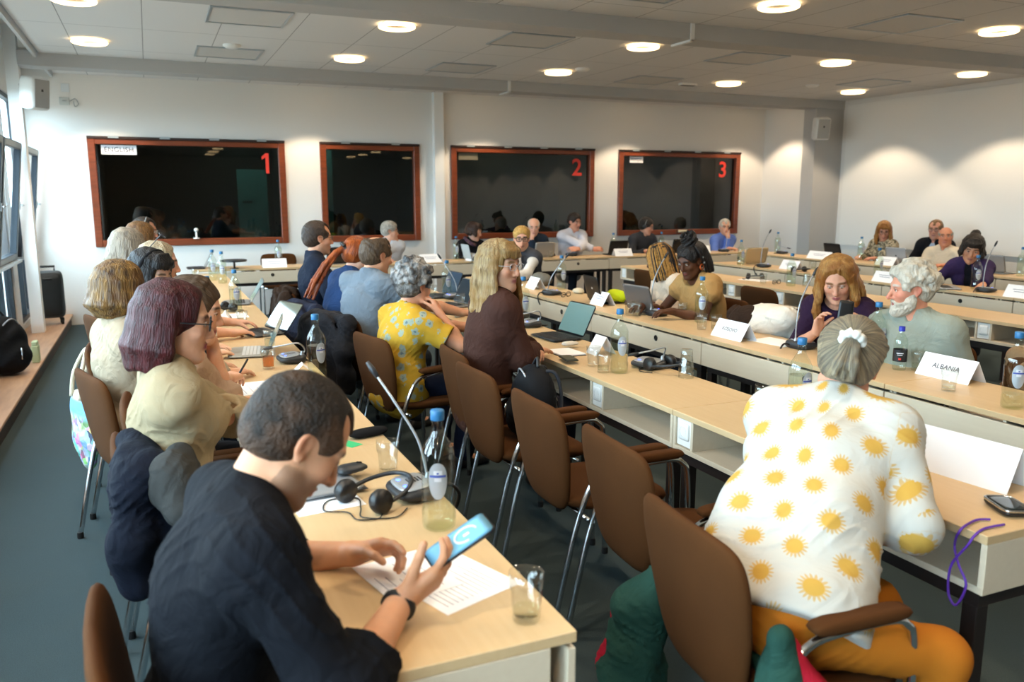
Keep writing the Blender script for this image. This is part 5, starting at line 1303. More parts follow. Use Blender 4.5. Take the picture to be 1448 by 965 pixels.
for a in ((621, 745, 'near empty glass water bottle with blue cap beside the headphones in the foreground', 0, -110), (448, 513, 'clear glass bottle on the right edge of the left row', 1, -70), (334, 441, 'blue capped glass bottle behind the two open laptops', 1, -80), (302, 397, 'left one of two glass bottles before the white disc microphone', 1), (315, 401, 'right one of two glass bottles by the dark laptop of the left row', 2),
          (296, 455, 'blue capped bottle partly hidden by the woman with tied hair', 1), (394, 367, 'glass bottle behind the first name card along the booth wall', 2), (875, 527, 'tall glass bottle on the centre row beside the notebook', 1, -100), (740, 455, 'glass bottle beside the blond hair of the woman in brown', 0), (632, 407, 'glass bottle behind the laptop of the woman in yellow', 1), (645, 366, 'glass bottle before the woman with the purple scarf', 2),
          (794, 406, 'glass bottle beside the far gooseneck microphone', 1), (991, 456, 'glass bottle in front of the woman in the tan top', 1, -120), (1128, 590, 'glass bottle half hidden behind the sun print shirt', 1), (1237, 512, 'glass bottle between the phone user and the bearded man', 1), (1431, 577, 'large labelled glass bottle by the coat at the right edge', 0, -130), (1118, 405, 'glass bottle beside the upturned tumblers of the right row', 2), (1047, 375, 'glass bottle at the corner near the blue shirted man', 2),
          (1099, 357, 'glass bottle by the far right corner of the tables', 2), (1217, 363, 'glass bottle beside the dark laptop at the right wall', 2), (1241, 393, 'glass bottle in front of the woman in the leaf print blouse', 2), (1379, 409, 'glass bottle in front of the purple cardigan', 1, -120), (1443, 391, 'glass bottle at the right edge behind the grey laptop', 2), (867, 352, 'glass bottle beside booth window 3 and the black laptop', 2), (935, 352, 'greenish glass bottle before the man in the charcoal shirt', 2)):
    bottle(*a)
# plastic bottle with a black label
p = tabletop(1271, 523, UP); root = thing('plastic_bottle', 'small plastic bottle with black label and dark blue cap by the bearded man', 'bottle', (p.x, p.y, UP), D2R(-140))
b = MB(); b.lathe([(.001, 0), (.028, 0), (.032, .006), (.033, .03), (.0325, .1), (.033, .13), (.030, .155), (.018, .178), (.0125, .186), (.0125, .2)], 28, cap1=False); b.obj('bottle_body', M_GLASSV, root)
b = MB(); b.lathe([(.0336, .045), (.0336, .105)], 28, cap0=False, cap1=False); lb = b.obj('label', M_BLACK, root)
b = MB()
for u0, u1, z0, z1, mi in ((-.016, .016, .086, .09, 0), (-.012, .012, .078, .081, 0), (-.006, .006, .055, .064, 1)): b.add([(.0342*math.cos(u/.0336), .0342*math.sin(u/.0336), z) for z in (z0, z1) for u in np.linspace(u0, u1, 5)], [(i, i+1, 6+i, 5+i) for i in range(4)], mi)
b.obj('label_print', [M_LWHITE, M_RED], lb)
b = MB(); b.lathe([(.015, .196), (.015, .218), (.013, .22), (.001, .22)], 20, cap1=False); b.obj('screw_cap', M_CAPD, root)
# tumblers
def tumbler_proto(water=.02):
    root = thing('tumbler', '-', 'glass')
    b = MB(); n = 36; vs = []; fs = []
    prof = [(.027, .0), (.0285, .002), (.030, .03), (.032, .066), (.0355, .072), (.0365, .104), (.0350, .1045), (.034, .074), (.0295, .066), (.0265, .014), (.001, .012)]
    for r, z in prof:
        for i in range(n):
            f = 1+(.018*math.cos(12*2*PI*i/n) if .002 < z < .068 else 0); a = 2*PI*i/n; vs.append((r*f*math.cos(a), r*f*math.sin(a), z))
    for j in range(len(prof)-1):
        for i in range(n): k = (i+1) % n; fs.append((j*n+i, j*n+k, (j+1)*n+k, (j+1)*n+i))
    fs.append(tuple(range(n))[::-1]); b.add(vs, fs, 0, True); b.obj('glass_wall', M_TUMBLER, root)
    if water:
        b = MB(); b.lathe([(.0255, .0145), (.0265, .0145+water)], 24); b.obj('drink', M_WATER if water < .05 else thin_glass('orange_juice', '#e8b040', 1.33, .1, .0), root)
    return root
_TP = {}
def tumbler(px, py, label, w=.02, z=UP, flip=False, lift=0):
    p = tabletop(px, py); o = proto_use(_TP, w, lambda: tumbler_proto(w), (p.x, p.y, z+lift), 0, label)
    if flip: o.rotation_euler = (PI, 0, 0); o.location.z = z+.1045+lift
    return o
for a in ((744, 876, 'near water tumbler at the front corner of the left row', .012), (382, 492, 'tumbler beside the open silver laptop lid', .04), (380, 522, 'tumbler half full of orange juice in the left row', .051), (549, 668, 'faint tumbler behind the computer mouse on the left row', 0), (343, 462, 'tumbler in front of the white name card in the left row', .012), (277, 394, 'small tumbler next to the dark laptop in the left row', .02),
          (839, 518, 'tumbler left of a pair by the notebook', 0), (853, 527, 'tumbler right of a pair by the tall bottle', .02), (1079, 580, 'tumbler at the table seam beside the sun print shirt', .012), (612, 420, 'tumbler in front of the woman with short grey hair', .02), (652, 434, 'tumbler behind the white coffee cup', .012), (890, 446, 'tumbler left of a pair by the grey laptop', 0), (900, 447, 'tumbler right of a pair beside the microphone of the woman in tan', .012),
          (965, 446, 'tumbler behind the bottle of the woman in tan', .04), (992, 466, 'tumbler left of a pair beside the KOSOVO card', 0), (1012, 468, 'tumbler right of a pair, touching the KOSOVO card', .02), (1297, 524, 'tumbler between the plastic bottle and the name card', .02), (1341, 553, 'tumbler standing in front of the lettered name card', .012), (1079, 402, 'tumbler by the folded spectacles in the right row', 0), (1150, 380, 'tumbler behind the far name card in the right rows', .02),
          (779, 366, 'tumbler by the folded arms of the man in the pale shirt', .02), (680, 364, 'tumbler before the purple scarf', .02), (1251, 392, 'tumbler beside the bottle near the leaf print blouse', .02)): tumbler(*a)
tumbler(970, 531, 'lower upturned tumbler of a stacked pair on the centre row', 0, UP, True); tumbler(970, 531, 'upper upturned tumbler of a stacked pair on the centre row', 0, UP, True, .033)
tumbler(1140, 405, 'lower upturned tumbler of a stacked pair in the right row', 0, UP, True); tumbler(1140, 405, 'upper upturned tumbler of a stacked pair in the right row', 0, UP, True, .033)
# conference microphone units (front towards +x, the speaker's side)
def mic_proto(neck):
    root = thing('conference_microphone', '-', 'microphone')
    b = MB(); b.cushion(superellipse(.072, .085, 3.2, 40), .04, 6, lambda u, v, h: (u, v, .021+h*(1-.35*(u/.072))), p=7); b.obj('base', M_DKGREY, root)
    b = MB(); b.cushion(superellipse(.050, .070, 3.2, 36), .010, 4, lambda u, v, h: (u+.008, v, .0405-.10*(u+.008)+h), p=6); pl = b.obj('control_panel', M_SILVER, root)
    for y in (.03, -.03): b = MB(); b.cushion(superellipse(.007, .010, 3, 20), .004, 3, lambda u, v, h, y=y: (u+.035, v+y, .0445-.10*.035+h)); b.obj('lit_button', M_LED, pl)
    b = MB()
    for k in range(5): b.box((-.02+k*.009, -.016, .0462-.1*(-.016+k*.009)), (-.016+k*.009, .016, .0472-.1*(-.016+k*.009)))
    b.obj('loudspeaker_slots', M_DKGREY, pl)
    if neck:
        pts = {1: [(-.045, .0, .04), (-.046, .0, .12), (-.03, .0, .25), (.02, 0, .36), (.06, 0, .42)], 2: [(-.045, .05, .04), (-.06, .05, .07), (-.02, .08, .11), (.05, .05, .10), (.10, 0, .085)], 3: [(-.045, 0, .04), (-.03, -.03, .15), (.02, -.08, .26), (.06, -.13, .34)]}[neck]
        b = MB(); b.tube(pts, .0042, 8, sub=8); b.lathe([(.012, 0), (.011, .012), (.005, .03)], 16, (pts[0][0], pts[0][1], .032)); nk = b.obj('gooseneck', M_SILVER, root)
        a, e = Vector(pts[-2]), Vector(pts[-1]); d = (e-a).normalized(); b = MB(); b.tube([tuple(e-d*.01), tuple(e+d*.02), tuple(e+d*.045)], .0085, 10, rs=[.007, .0095, .006]); b.obj('capsule', M_DKGREY, nk)
    b = MB(); b.tube([(-.06, .02, .015), (-.10, .03, .025), (-.135, .02, -.01), (-.140, -.01, -.065), (-.125, -.03, -.085)] if neck != 2 else [(-.06, .02, .012), (-.09, .05, .006), (-.12, .04, .006)], .0055, 8, sub=6); b.obj('cable', M_BLACK, root)
    return root
_MP = {}
def mic(px, py, rz, label, neck=1):
    p = tabletop(px, py); return proto_use(_MP, neck, lambda: mic_proto(neck), (p.x, p.y, UP), D2R(rz), label)
mic(585, 700, 185, 'microphone unit with lit blue buttons beside the foreground headphones', 3)
mic(748, 462, 190, 'microphone unit with curved neck beside the dark laptop of the woman in brown', 2); mic(917, 520, 200, 'microphone unit with headphones on the centre row by the tall bottle', 2); mic(640, 418, 180, 'microphone unit behind the laptop of the woman in yellow', 3)
mic(928, 446, 0, 'microphone unit before the woman in the tan top', 1); mic(1133, 492, 0, 'microphone unit before the woman in purple', 1); mic(780, 417, 10, 'microphone unit at the far end, facing the woman in the grey vest', 3)
mic(1394, 413, 0, 'microphone unit before the purple cardigan', 1); mic(1080, 378, 0, 'microphone unit by the far name card of the right rows', 1); mic(1106, 359, 0, 'microphone unit in the far right corner', 2); mic(1023, 356, 90, 'microphone unit before the white haired man in blue', 3); mic(808, 362, 90, 'microphone unit before the folded arms', 2); mic(662, 365, 90, 'microphone unit before the purple scarf', 2)
mic(412, 512, 185, 'microphone unit behind the juice glass on the left row', 2)
# headphones (lying, band towards -x)
def headphones(loc, rz, label, sc=1.):
    root = thing('headphones', label, 'headphones', loc, rz)
    b = MB(); b.tube([(.0, .075, .026), (-.03, .083, .03), (-.09, .075, .04), (-.14, .04, .05), (-.155, 0, .052), (-.14, -.04, .05), (-.09, -.075, .04), (-.03, -.083, .03), (0, -.075, .026)], .0065, 8, sub=5); b.obj('headband', M_DKGREY, root)
    for s_ in (1, -1):
        b = MB(); b.T = Matrix.Translation((.012, s_*.07, .0335)) @ Matrix.Rotation(math.radians(90+s_*12), 4, 'X'); b.lathe([(.001, -.018), (.03, -.018), (.034, -.008), (.034, .006), (.028, .018), (.001, .019)], 26, cap0=False, cap1=False); c = b.obj('ear_cup', M_BLACK, root)
        b = MB(); b.T = Matrix.Translation((.012, s_*.07, .0335)) @ Matrix.Rotation(math.radians(90+s_*12), 4, 'X'); b.lathe([(.018, .019), (.016, .0225), (.001, .024)], 22, cap1=False); b.obj('ear_cap', M_DKGREY, c)
    b = MB(); rnd = random.Random(int(loc[0]*100))
    b.tube([(.01, .075, .006), (.05, .10, .004), (.09, .06, .004), (.07, 0, .004), (.10, -.06, .004), (.04, -.11, .004), (-.02, -.06, .004), (.03, .01, .005), (.07, .06, .004), (.02, .13, .004), (-.05, .11, .004)], .002, 6, sub=6); b.obj('cord', M_BLACK, root)
    return root
p = tabletop(518, 716, UP); headphones((p.x, p.y, UP), D2R(-150), 'black headphones with tangled cord in front of the foreground man')
p = tabletop(936, 508, UP); headphones((p.x, p.y, UP), D2R(100), 'black headphones lying on the centre row beside the microphone unit')
p = tabletop(322, 440, UP); headphones((p.x, p.y, UP), D2R(20), 'black headphones next to the bottle in the left row')
p = tabletop(1068, 392, UP); headphones((p.x, p.y, UP), D2R(60), 'black headphones by the far microphones of the right row')
p = tabletop(1130, 393, UP); headphones((p.x, p.y, UP), D2R(80), 'black headphones behind the bottle in the right row')
# laptops: screen towards +x (the user), hinge at -x
def laptop(px, py, rz, label, col='#8d9094', open_=108, screen=M_SCREEN, keys=M_KEYS, sc=1., logo=None, loc=None):
    p = tabletop(px, py, UP, .125); m = mat('laptop_'+col[1:], col, .4, .35)
    root = thing('laptop', label, 'laptop', (p.x, p.y, UP), D2R(rz)); W, D = .155*sc, .105*sc
    b = MB(); b.cushion(superellipse(D, W, 12, 44), .015, 3, lambda u, v, h: (u, v, .009+h), p=20); bs = b.obj('base', m, root)
    b = MB()
    for i in range(5):
        for j in range(12): b.box((-.06*sc+i*.019*sc, -W*.88+j*W*.147, .0163), (-.045*sc+i*.019*sc, -W*.88+j*W*.147+W*.13, .0178))
    b.obj('keyboard', keys, bs)
    b = MB(); b.box((.045*sc, -.045*sc, .0165), (.092*sc, .045*sc, .0169)); b.obj('trackpad', m, bs)
    T = Matrix.Translation((-D+.004, 0, .0165)) @ Matrix.Rotation(math.radians(-(open_-90)), 4, 'Y')
    b = MB(); b.T = T; b.cushion(superellipse(D, W, 12, 44, (D, 0)), .006, 3, lambda u, v, h: (h-.002, v, u), p=20); ld = b.obj('lid', m, root)
    b = MB(); b.T = T; b.box((.0012, -W+.008, .012), (.0018, W-.008, 2*D-.008)); b.obj('screen', screen, ld)
    if logo:
        b = MB(); b.T = T
        b.lathe([(.011, 0), (.011, .0006)], 20, (0, 0, 0)) if 0 else b.cushion(superellipse(.011, .009, 2.4, 20), .0012, 2, lambda u, v, h: (-.0056+h*.5, u, D+v)); b.obj('logo', mat('logo_'+logo[1:], logo, .4), ld)
    return root
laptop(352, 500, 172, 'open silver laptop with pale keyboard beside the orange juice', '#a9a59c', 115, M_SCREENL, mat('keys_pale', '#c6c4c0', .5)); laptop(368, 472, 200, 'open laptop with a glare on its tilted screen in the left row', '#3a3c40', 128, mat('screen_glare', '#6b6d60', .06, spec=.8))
laptop(277, 380, 180, 'dark open laptop before the woman with sunglasses on her head', '#2c2a2c', 118); laptop(334, 407, 176, 'laptop partly hidden behind the bottle in the left row', '#8d9094', 122, M_SCREENL)
laptop(786, 476, 184, 'open dark laptop with a greenish screen before the woman in brown', '#2b2d30', 116, M_SCREENL); laptop(637, 433, 188, 'open laptop with dark screen beside the white cup', '#9b9da0', 116, mat('screen_navy', '#1c2a36', .1, spec=.6)); laptop(618, 404, 184, 'laptop behind the hand of the woman in yellow', '#3a4048', 112, mat('screen_slate', '#39485a', .12))
laptop(858, 414, -6, 'black laptop with a round logo, its back to the camera', '#191513', 104, logo='#b8b4ac'); laptop(922, 428, 8, 'grey brown laptop used by the woman in the tan top', '#6a6460', 108)
laptop(868, 357, 88, 'black laptop of the man with folded arms', '#1a1715', 108, logo='#3a3836'); laptop(765, 357, 90, 'silver laptop between the bald man and the folded arms', '#9a958e', 104); laptop(476, 371, 92, 'dark laptop behind the man in the navy shirt', '#2a2523', 104); laptop(955, 352, 92, 'dark laptop of the man in the charcoal shirt', '#24211f', 104); laptop(1062, 352, 80, 'silver laptop beside the white haired man in blue', '#c2ad88', 108)
laptop(1187, 362, 0, 'black laptop at the far end of the right wall tables', '#17181b', 106); laptop(1276, 371, 4, 'silver laptop with a dark logo before the leaf print blouse', '#9ba0a6', 104, logo='#2c2e32'); laptop(1338, 412, -40, 'silver laptop seen edge on, beside the purple cardigan', '#a9aeb4', 106); laptop(1412, 386, 2, 'grey laptop behind the woman in the purple cardigan', '#8f9294', 106)
laptop(672, 388, 0, 'pale laptop on the far end of the facing row', '#c5d2d8', 104)
# closed silver laptop with a mouse on it
p = tabletop(470, 678, UP); root = thing('laptop', 'closed silver laptop under the black computer mouse', 'laptop', (p.x-.06, p.y, UP), D2R(8)); b = MB(); b.cushion(superellipse(.115, .165, 12, 44), .017, 3, lambda u, v, h: (u, v, .0095+h), p=20); b.obj('case', M_SILVER, root)
b = MB(); b.box((-.02, -.166, .0085), (.114, .166, .0098)); b.obj('lid_gap', M_DKGREY, root)
def mouse(px, py, rz, label, m, z=UP):
    p = tabletop(px, py, z); root = thing('computer_mouse', label, 'computer mouse', (p.x, p.y, z), D2R(rz))
    b = MB(); b.cushion(superellipse(.052, .031, 2.8, 36), .034, 6, lambda u, v, h: (u, v, max(.0, .010+h*(1 if h > 0 else .55)*(1-.2*u/.05))), p=2.6); b.obj('shell', m, root)
    b = MB(); b.tube([(.02, 0, .0265), (.036, 0, .0225)], .0035, 8); b.obj('wheel', M_RUBBER, root)
mouse(497, 668, 20, 'black computer mouse lying on a closed silver laptop', M_DKGREY, UP+.0185); mouse(806, 489, 10, 'white computer mouse on the open notebook', mat('mouse_white', '#d8d2c6', .4), UP+.012); mouse(629, 441, 10, 'small black and white mouse by the coffee cup', M_BLACK)
# name cards (long axis y, front towards -x)
def name_card(px, py, rz, label, txt=None, L=.29, h=.105, loc=None, tsz=.035, m=M_PAPER, two=False):
    p = tabletop(px, py, UP, .075); root = thing('name_card', label, 'name card', (p.x, p.y, UP), D2R(rz)); a = .062; t = .0012
    pr = [(-a, 0), (-a+t*1.6, 0), (0, h-t*1.6), (a-t*1.6, 0), (a, 0), (0, h)]
    b = MB(); vs = [(x, y, z) for y in (-L/2, L/2) for x, z in pr]; b.add(vs, [(0, 1, 2, 5), (2, 3, 4, 5), (11, 8, 7, 6), (11, 10, 9, 8), (0, 6, 7, 1), (1, 7, 8, 2), (2, 8, 9, 3), (3, 9, 10, 4), (4, 10, 11, 5), (5, 11, 6, 0)]); c = b.obj('folded_card', m, root)
    if txt:
        al = math.atan2(h, a); o = text_mesh('lettering', txt, tsz, M_INK, c, (-a*.5-.0009, 0, h*.5+.0006), (0, 0, 0), .0002)
        o.matrix_local = Matrix.Translation((-a*.5-.0012, 0, h*.5+.0008)) @ Matrix(((0, math.cos(al), -math.sin(al), 0), (-1, 0, 0, 0), (0, math.sin(al), math.cos(al), 0), (0, 0, 0, 1)))
    return root
def lines_card(px, py, rz, label, **k):
    r = name_card(px, py, rz, label, **k); c = kids(r)[0]; a, h, L = .062, k.get('h', .105), k.get('L', .29); b = MB()
    for i, (f, w) in enumerate(((.62, .55), (.45, .45))):
        x, z = -a*(1-f), h*f; b.add([(x-.0012, -L*w/2, z), (x-.0012, L*w/2, z), (x+.0028-.0012, L*w/2, z+.0048+.0008), (x+.0028-.0012, -L*w/2, z+.0048+.0008)], [(0, 1, 2, 3)])
    b.obj('small_print', mat('print_grey', '#9a9caa', .8), c)
name_card(1037, 478, 0, 'white name card reading KOSOVO', 'KOSOVO', tsz=.034); name_card(1343, 532, 0, 'white name card with an A behind a tumbler', 'ALBANIA', tsz=.036)
name_card(1362, 672, 186, 'large blank white name card beside the sun print sleeve', None, .34, .13)
lines_card(852, 431, 0, 'white name card before the black laptop with round logo', L=.21); lines_card(757, 408, 0, 'white name card beside the far bottle of the facing row', L=.21); lines_card(668, 391, 0, 'white name card at the far end of the facing row', L=.21)
name_card(320, 458, 176, 'white name card lying low behind the open laptops', 'MOLDOVA', .26, .08, tsz=.03); name_card(850, 500, 180, 'folded white card behind the pair of tumblers on the centre row', None, .12, .10)
for px, py, l in ((388, 378, 'first white name card along the booth wall, left'), (480, 373, 'white name card in front of the dark laptop behind the navy shirt'), (608, 371, 'white name card before the white pilaster'), (880, 362, 'white name card between the black laptop and the charcoal shirt'), (991, 357, 'white name card beside the dark locs of the woman in tan')): lines_card(px, py, 90, l)
lines_card(1119, 381, 0, 'white name card behind the bottle of the right row'); lines_card(1160, 367, 0, 'white name card in front of the black laptop at the right wall', L=.42); lines_card(1254, 378, 0, 'white name card under the silver laptop with a dark logo'); lines_card(1254, 400, 0, 'white name card left of the white haired man'); lines_card(1446, 428, 0, 'white name card cut by the right edge')
name_card(428, 531, 175, 'small white folded card behind the foreground head', None, .08, .06)
# papers and small things
def sheet(px, py, rz, label, w=.21, l=.297, m=M_PAPER, z=UP, n=9, name='paper_sheet', cat='paper', edge=None, tilt=0, seed=1):
    p = tabletop(px, py, z, min(w, l)*.52); root = thing(name, label, cat, (p.x, p.y, z), D2R(rz)); b = MB(); b.box((-w/2, -l/2, .0), (w/2, l/2, .0012)); b.obj('leaf', m, root)
    rnd = random.Random(seed)
    if n:
        b = MB()
        for i in range(n):
            x = -w*.40+w*.8*i/n; b.box((x, -l*.4, .0013), (x+.0022, -l*.4+l*rnd.uniform(.3, .8), .0015))
        b.obj('printed_lines', mat('print_grey', '#9a9caa', .8), root)
    if edge: b = MB(); b.box((w/2-.014, -l/2, .0013), (w/2, l/2, .0016)); b.obj('red_edge', edge, root)
    return root
sheet(635, 820, 20, 'printed white sheet under the hands with the phone', .21, .25, n=12, seed=4); sheet(575, 815, 12, 'second printed sheet beneath the left hand', .17, .22, n=6, seed=9, z=UP+.0014)
sheet(462, 712, 96, 'white sheet with a red printed edge in front of the man', .13, .19, n=0, edge=mat('red_print', '#c8434e', .7)); sheet(493, 628, 30, 'bright green paper on the left row', .05, .09, mat('green_paper', '#35b877', .7), n=0)
sheet(360, 585, 5, 'white papers in front of the woman in the beige blazer', .2, .26, n=5, z=UP); sheet(1068, 396, 10, 'white papers on the right row behind the woman in purple', .2, .3, n=0); sheet(1098, 484, 8, 'loose white papers before the woman in purple', .2, .28, n=0)
sheet(330, 447, 0, 'pale paper under the bottle in the left row', .2, .24, n=0)
p = tabletop(521, 613, UP); root = thing('spectacle_case', 'black spectacle case at the right edge of the left row', 'case', (p.x, p.y, UP), D2R(15)); b = MB(); b.cushion(superellipse(.075, .03, 3, 36), .03, 6, lambda u, v, h: (u, v, .0155+h), p=3); b.obj('shell', fabric('case_black', '#141416'), root)
p = tabletop(800, 500, UP); root = thing('notebook', 'open white notebook under the dark phone and mouse', 'notebook', (p.x, p.y, UP), D2R(2)); b = MB(); b.box((-.075, -.10, 0), (.075, .10, .003), .001); b.obj('cover', M_BLACK, root); b = MB(); b.box((-.072, -.097, .003), (.072, .097, .0115), .002); b.obj('pages', M_PAPER, root)
def phone(name, label, M, col='#15161a', screen=None, sc=1.):
    root = thing(name, label, 'phone'); root.matrix_world = M
    b = MB(); b.cushion(superellipse(.077*sc, .037*sc, 9, 44), .0085, 4, lambda u, v, h: (u, v, h), p=12); c = b.obj('case', mat('phone_'+col[1:], col, .35), root)
    b = MB(); b.cushion(superellipse(.073*sc, .034*sc, 9, 40), .0012, 2, lambda u, v, h: (u, v, .0043+h), p=20); s_ = b.obj('screen', screen or M_SCREEN, root)
    return root, s_
def frame(o, x, z):
    x = Vector(x).normalized(); z = Vector(z); z = (z-x*z.dot(x)).normalized(); y = z.cross(x); M = Matrix.Identity(4)
    for i, a in enumerate((x, y, z)):
        for k in range(3): M[k][i] = a[k]
    M.translation = Vector(o); return M
q = p1['arm']['R']; f_ = Vector(q[3]); n_ = Vector(nrm(q[4]-q[3]*(q[4]@q[3])))
_, s_ = phone('smartphone', 'smartphone with a light blue screen held by the man in navy', frame(Vector(q[2])+f_*.165+n_*.034, f_, Vector((-.50, -.16, .80))), '#101218', mat('phone_screen_blue', '#6fa8c8', .55, spec=.2, emit='#5fa0c4', estr=.12))
b = MB(); b.tube([(.018+.026*math.cos(a), .020*math.sin(a), .0056) for a in [2*PI*i/36 for i in range(28)]], .0022, 6); b.box((.012, -.003, .005), (.026, .003, .0058)); b.box((-.03, .01, .005), (-.026, .016, .0058), 0, 1); b.obj('screen_graphic', [M_WHITE, mat('green_dot', '#3aa070', .5)], s_)
phone('smartphone', 'dark phone lying on the open notebook of the woman in brown', Matrix.Translation(Vector(onz(800, 505, UP+.02))+Vector((0, -.03, 0))) @ Matrix.Rotation(D2R(80), 4, 'Z') @ Matrix.Translation((0, 0, -.002)), '#3a3a30', mat('olive_back', '#4a4838', .4))
q = PEOPLE['purple']['arm']['L']
c_ = onx(1195, 446, 3.265); face_d = (Vector(PEOPLE['purple']['H'].translation)+Vector(PEOPLE['purple']['org'])-c_).normalized()
phone('smartphone', 'black phone held up by the woman in purple', frame(c_, (.15, .05, 1), face_d), '#0e0e10')
p = tabletop(1424, 722, UP); root = thing('recorder', 'black and silver recorder with a purple cord by the table edge', 'recorder', (p.x, p.y, UP), D2R(-25)); b = MB(); b.cushion(superellipse(.04, .062, 6, 40), .02, 4, lambda u, v, h: (u, v, .011+h), p=8); b.obj('body', M_BLACK, root); b = MB(); b.tube([(u, v, .019) for u, v in superellipse(.038, .06, 6, 40)], .004, 6, closed=True); b.obj('silver_rim', M_CHROME, root)
b = MB(); b.cushion(superellipse(.032, .054, 6, 36), .003, 3, lambda u, v, h: (u, v, .021+h)); b.obj('screen', M_SCREEN, root)
P_ = lambda *a: tuple(onx(a[0], a[1], a[2]) if len(a) == 3 else onz(a[0], a[1], UP+.006))
b = MB(); X = XB-.03; b.tube([P_(1400, 735), P_(1380, 736), tuple(onz(1358, 750, UP+.004)), P_(1350, 772, XB-.012), P_(1356, 800, XB-.03), P_(1366, 828, X), P_(1352, 856, X), P_(1341, 838, X), P_(1345, 800, X), P_(1368, 772, X), P_(1378, 758, XB-.015), tuple(onz(1392, 748, UP+.005)), P_(1420, 742)], .0034, 8, sub=7); tag(b.obj('purple_cord', mat('purple_cord', '#5a2c9c', .5)), 'purple cord looping over the near table edge', 'cord')
p = tabletop(648, 449, UP); root = thing('coffee_cup', 'white coffee cup on the centre row behind the brown blazer', 'cup', (p.x, p.y, UP), D2R(20)); b = MB(); b.lathe([(.001, .002), (.022, 0), (.026, .006), (.036, .03), (.040, .062), (.038, .062), (.034, .03), (.02, .012), (.001, .01)], 28, cap0=False, cap1=False); c = b.obj('bowl', M_WHITE, root); b = MB(); b.tube([(.036, 0, .05), (.056, 0, .05), (.06, 0, .034), (.05, 0, .02), (.034, 0, .022)], .0045, 8, sub=5); b.obj('handle', M_WHITE, root); b = MB(); b.lathe([(.033, .05), (.001, .0505)], 24, cap0=False, cap1=False); b.obj('coffee', mat('coffee', '#3a2214', .2), root)
for (px, py, rz, l) in ((800, 420, 20, 'dark folded spectacles beside the black laptop'), (1098, 402, 10, 'dark folded spectacles on the right row')):
    p = tabletop(px, py, UP); root = thing('spectacles', l, 'glasses', (p.x, p.y, UP), D2R(rz)); b = MB()
    for s_ in (1, -1): b.tube([(s_*.033+u, 0.0, .022+v) for u, v in superellipse(.026, .019, 3, 24)], .0028, 6, closed=True); b.tube([(s_*.06, .002, .03), (s_*.03, .012, .026), (-s_*.045, .014, .008)], .0026, 6, sub=3)
    b.tube([(-.008, 0, .026), (.008, 0, .026)], .0024, 6); b.obj('rims', M_BLACK, root)
p = tabletop(325, 383, UP); P = ony(278, 336, RY1-.04); root = thing('ball_post', 'small white ball headed post on the sill of booth window 1', 'post', (P.x, RY1-.05, BZ0+.086)); b = MB(); b.lathe([(.04, 0), (.04, .01), (.012, .014), (.01, .09)], 18); b.obj('stem', M_WHITE, root); b = MB(); b.ball((0, 0, .112), .027); b.obj('ball', M_WHITE, root)
P = ony(965, 327, RY1-.04); b = MB(); b.tube([(P.x-.09, RY1-.05, P.z), (P.x+.09, RY1-.05, P.z)], .022, 12); b.box((P.x-.14, RY1-.055, P.z-.025), (P.x-.09, RY1-.035, P.z+.03), .005, 1); tag(b.obj('booth_handle', [mat('brass_white', '#d8c8a8', .35), mat('brass_dark', '#6a3a1c', .5)]), 'pale handle on the sill of booth window 3', 'handle')
p = tabletop(332, 386, UP); root = thing('disc_microphone', 'round black disc device on a short stand, end of the left row', 'device', (p.x, p.y, UP)); b = MB(); b.lathe([(.05, 0), (.05, .008), (.012, .012), (.012, .075)], 24); b.obj('stand', M_BLACK, root); b = MB(); b.lathe([(.02, .075), (.14, .085), (.15, .1), (.14, .108), (.001, .112)], 32, cap1=False); b.obj('disc', M_DKGREY, root)
# pens
q = p3['arm']['R']; h_ = Vector(q[2])+Vector(q[3])*.085+Vector((0, 0, -.01)); b = MB(); b.tube([tuple(h_+Vector((-.03, .0, -.05))), tuple(h_+Vector((.05, .01, .075)))], .0048, 8); tag(b.obj('pen', M_BLACK), 'black pen in the hand of the woman with tied hair', 'pen')
b = MB(); p = tabletop(1028, 466, UP); b.tube([(p.x+.05, p.y-.03, UP+.006), (p.x+.06, p.y-.17, UP+.006)], .0045, 8); tag(b.obj('pen', M_BLACK), 'dark pen lying behind the KOSOVO card', 'pen')

# ================================================================= bags, coats, luggage
def soft(name, label, cat, fn, vox, m, loc, rz=0, wr=.008, part='fabric'):
    root = thing(name, label, cat, loc, rz); S = Sdf(); fn(S); me, _ = S.mesh(part, vox, wrinkle(wr, 34, loc[0]*7+loc[1])); me.materials.append(m); link(part, me, root); return root
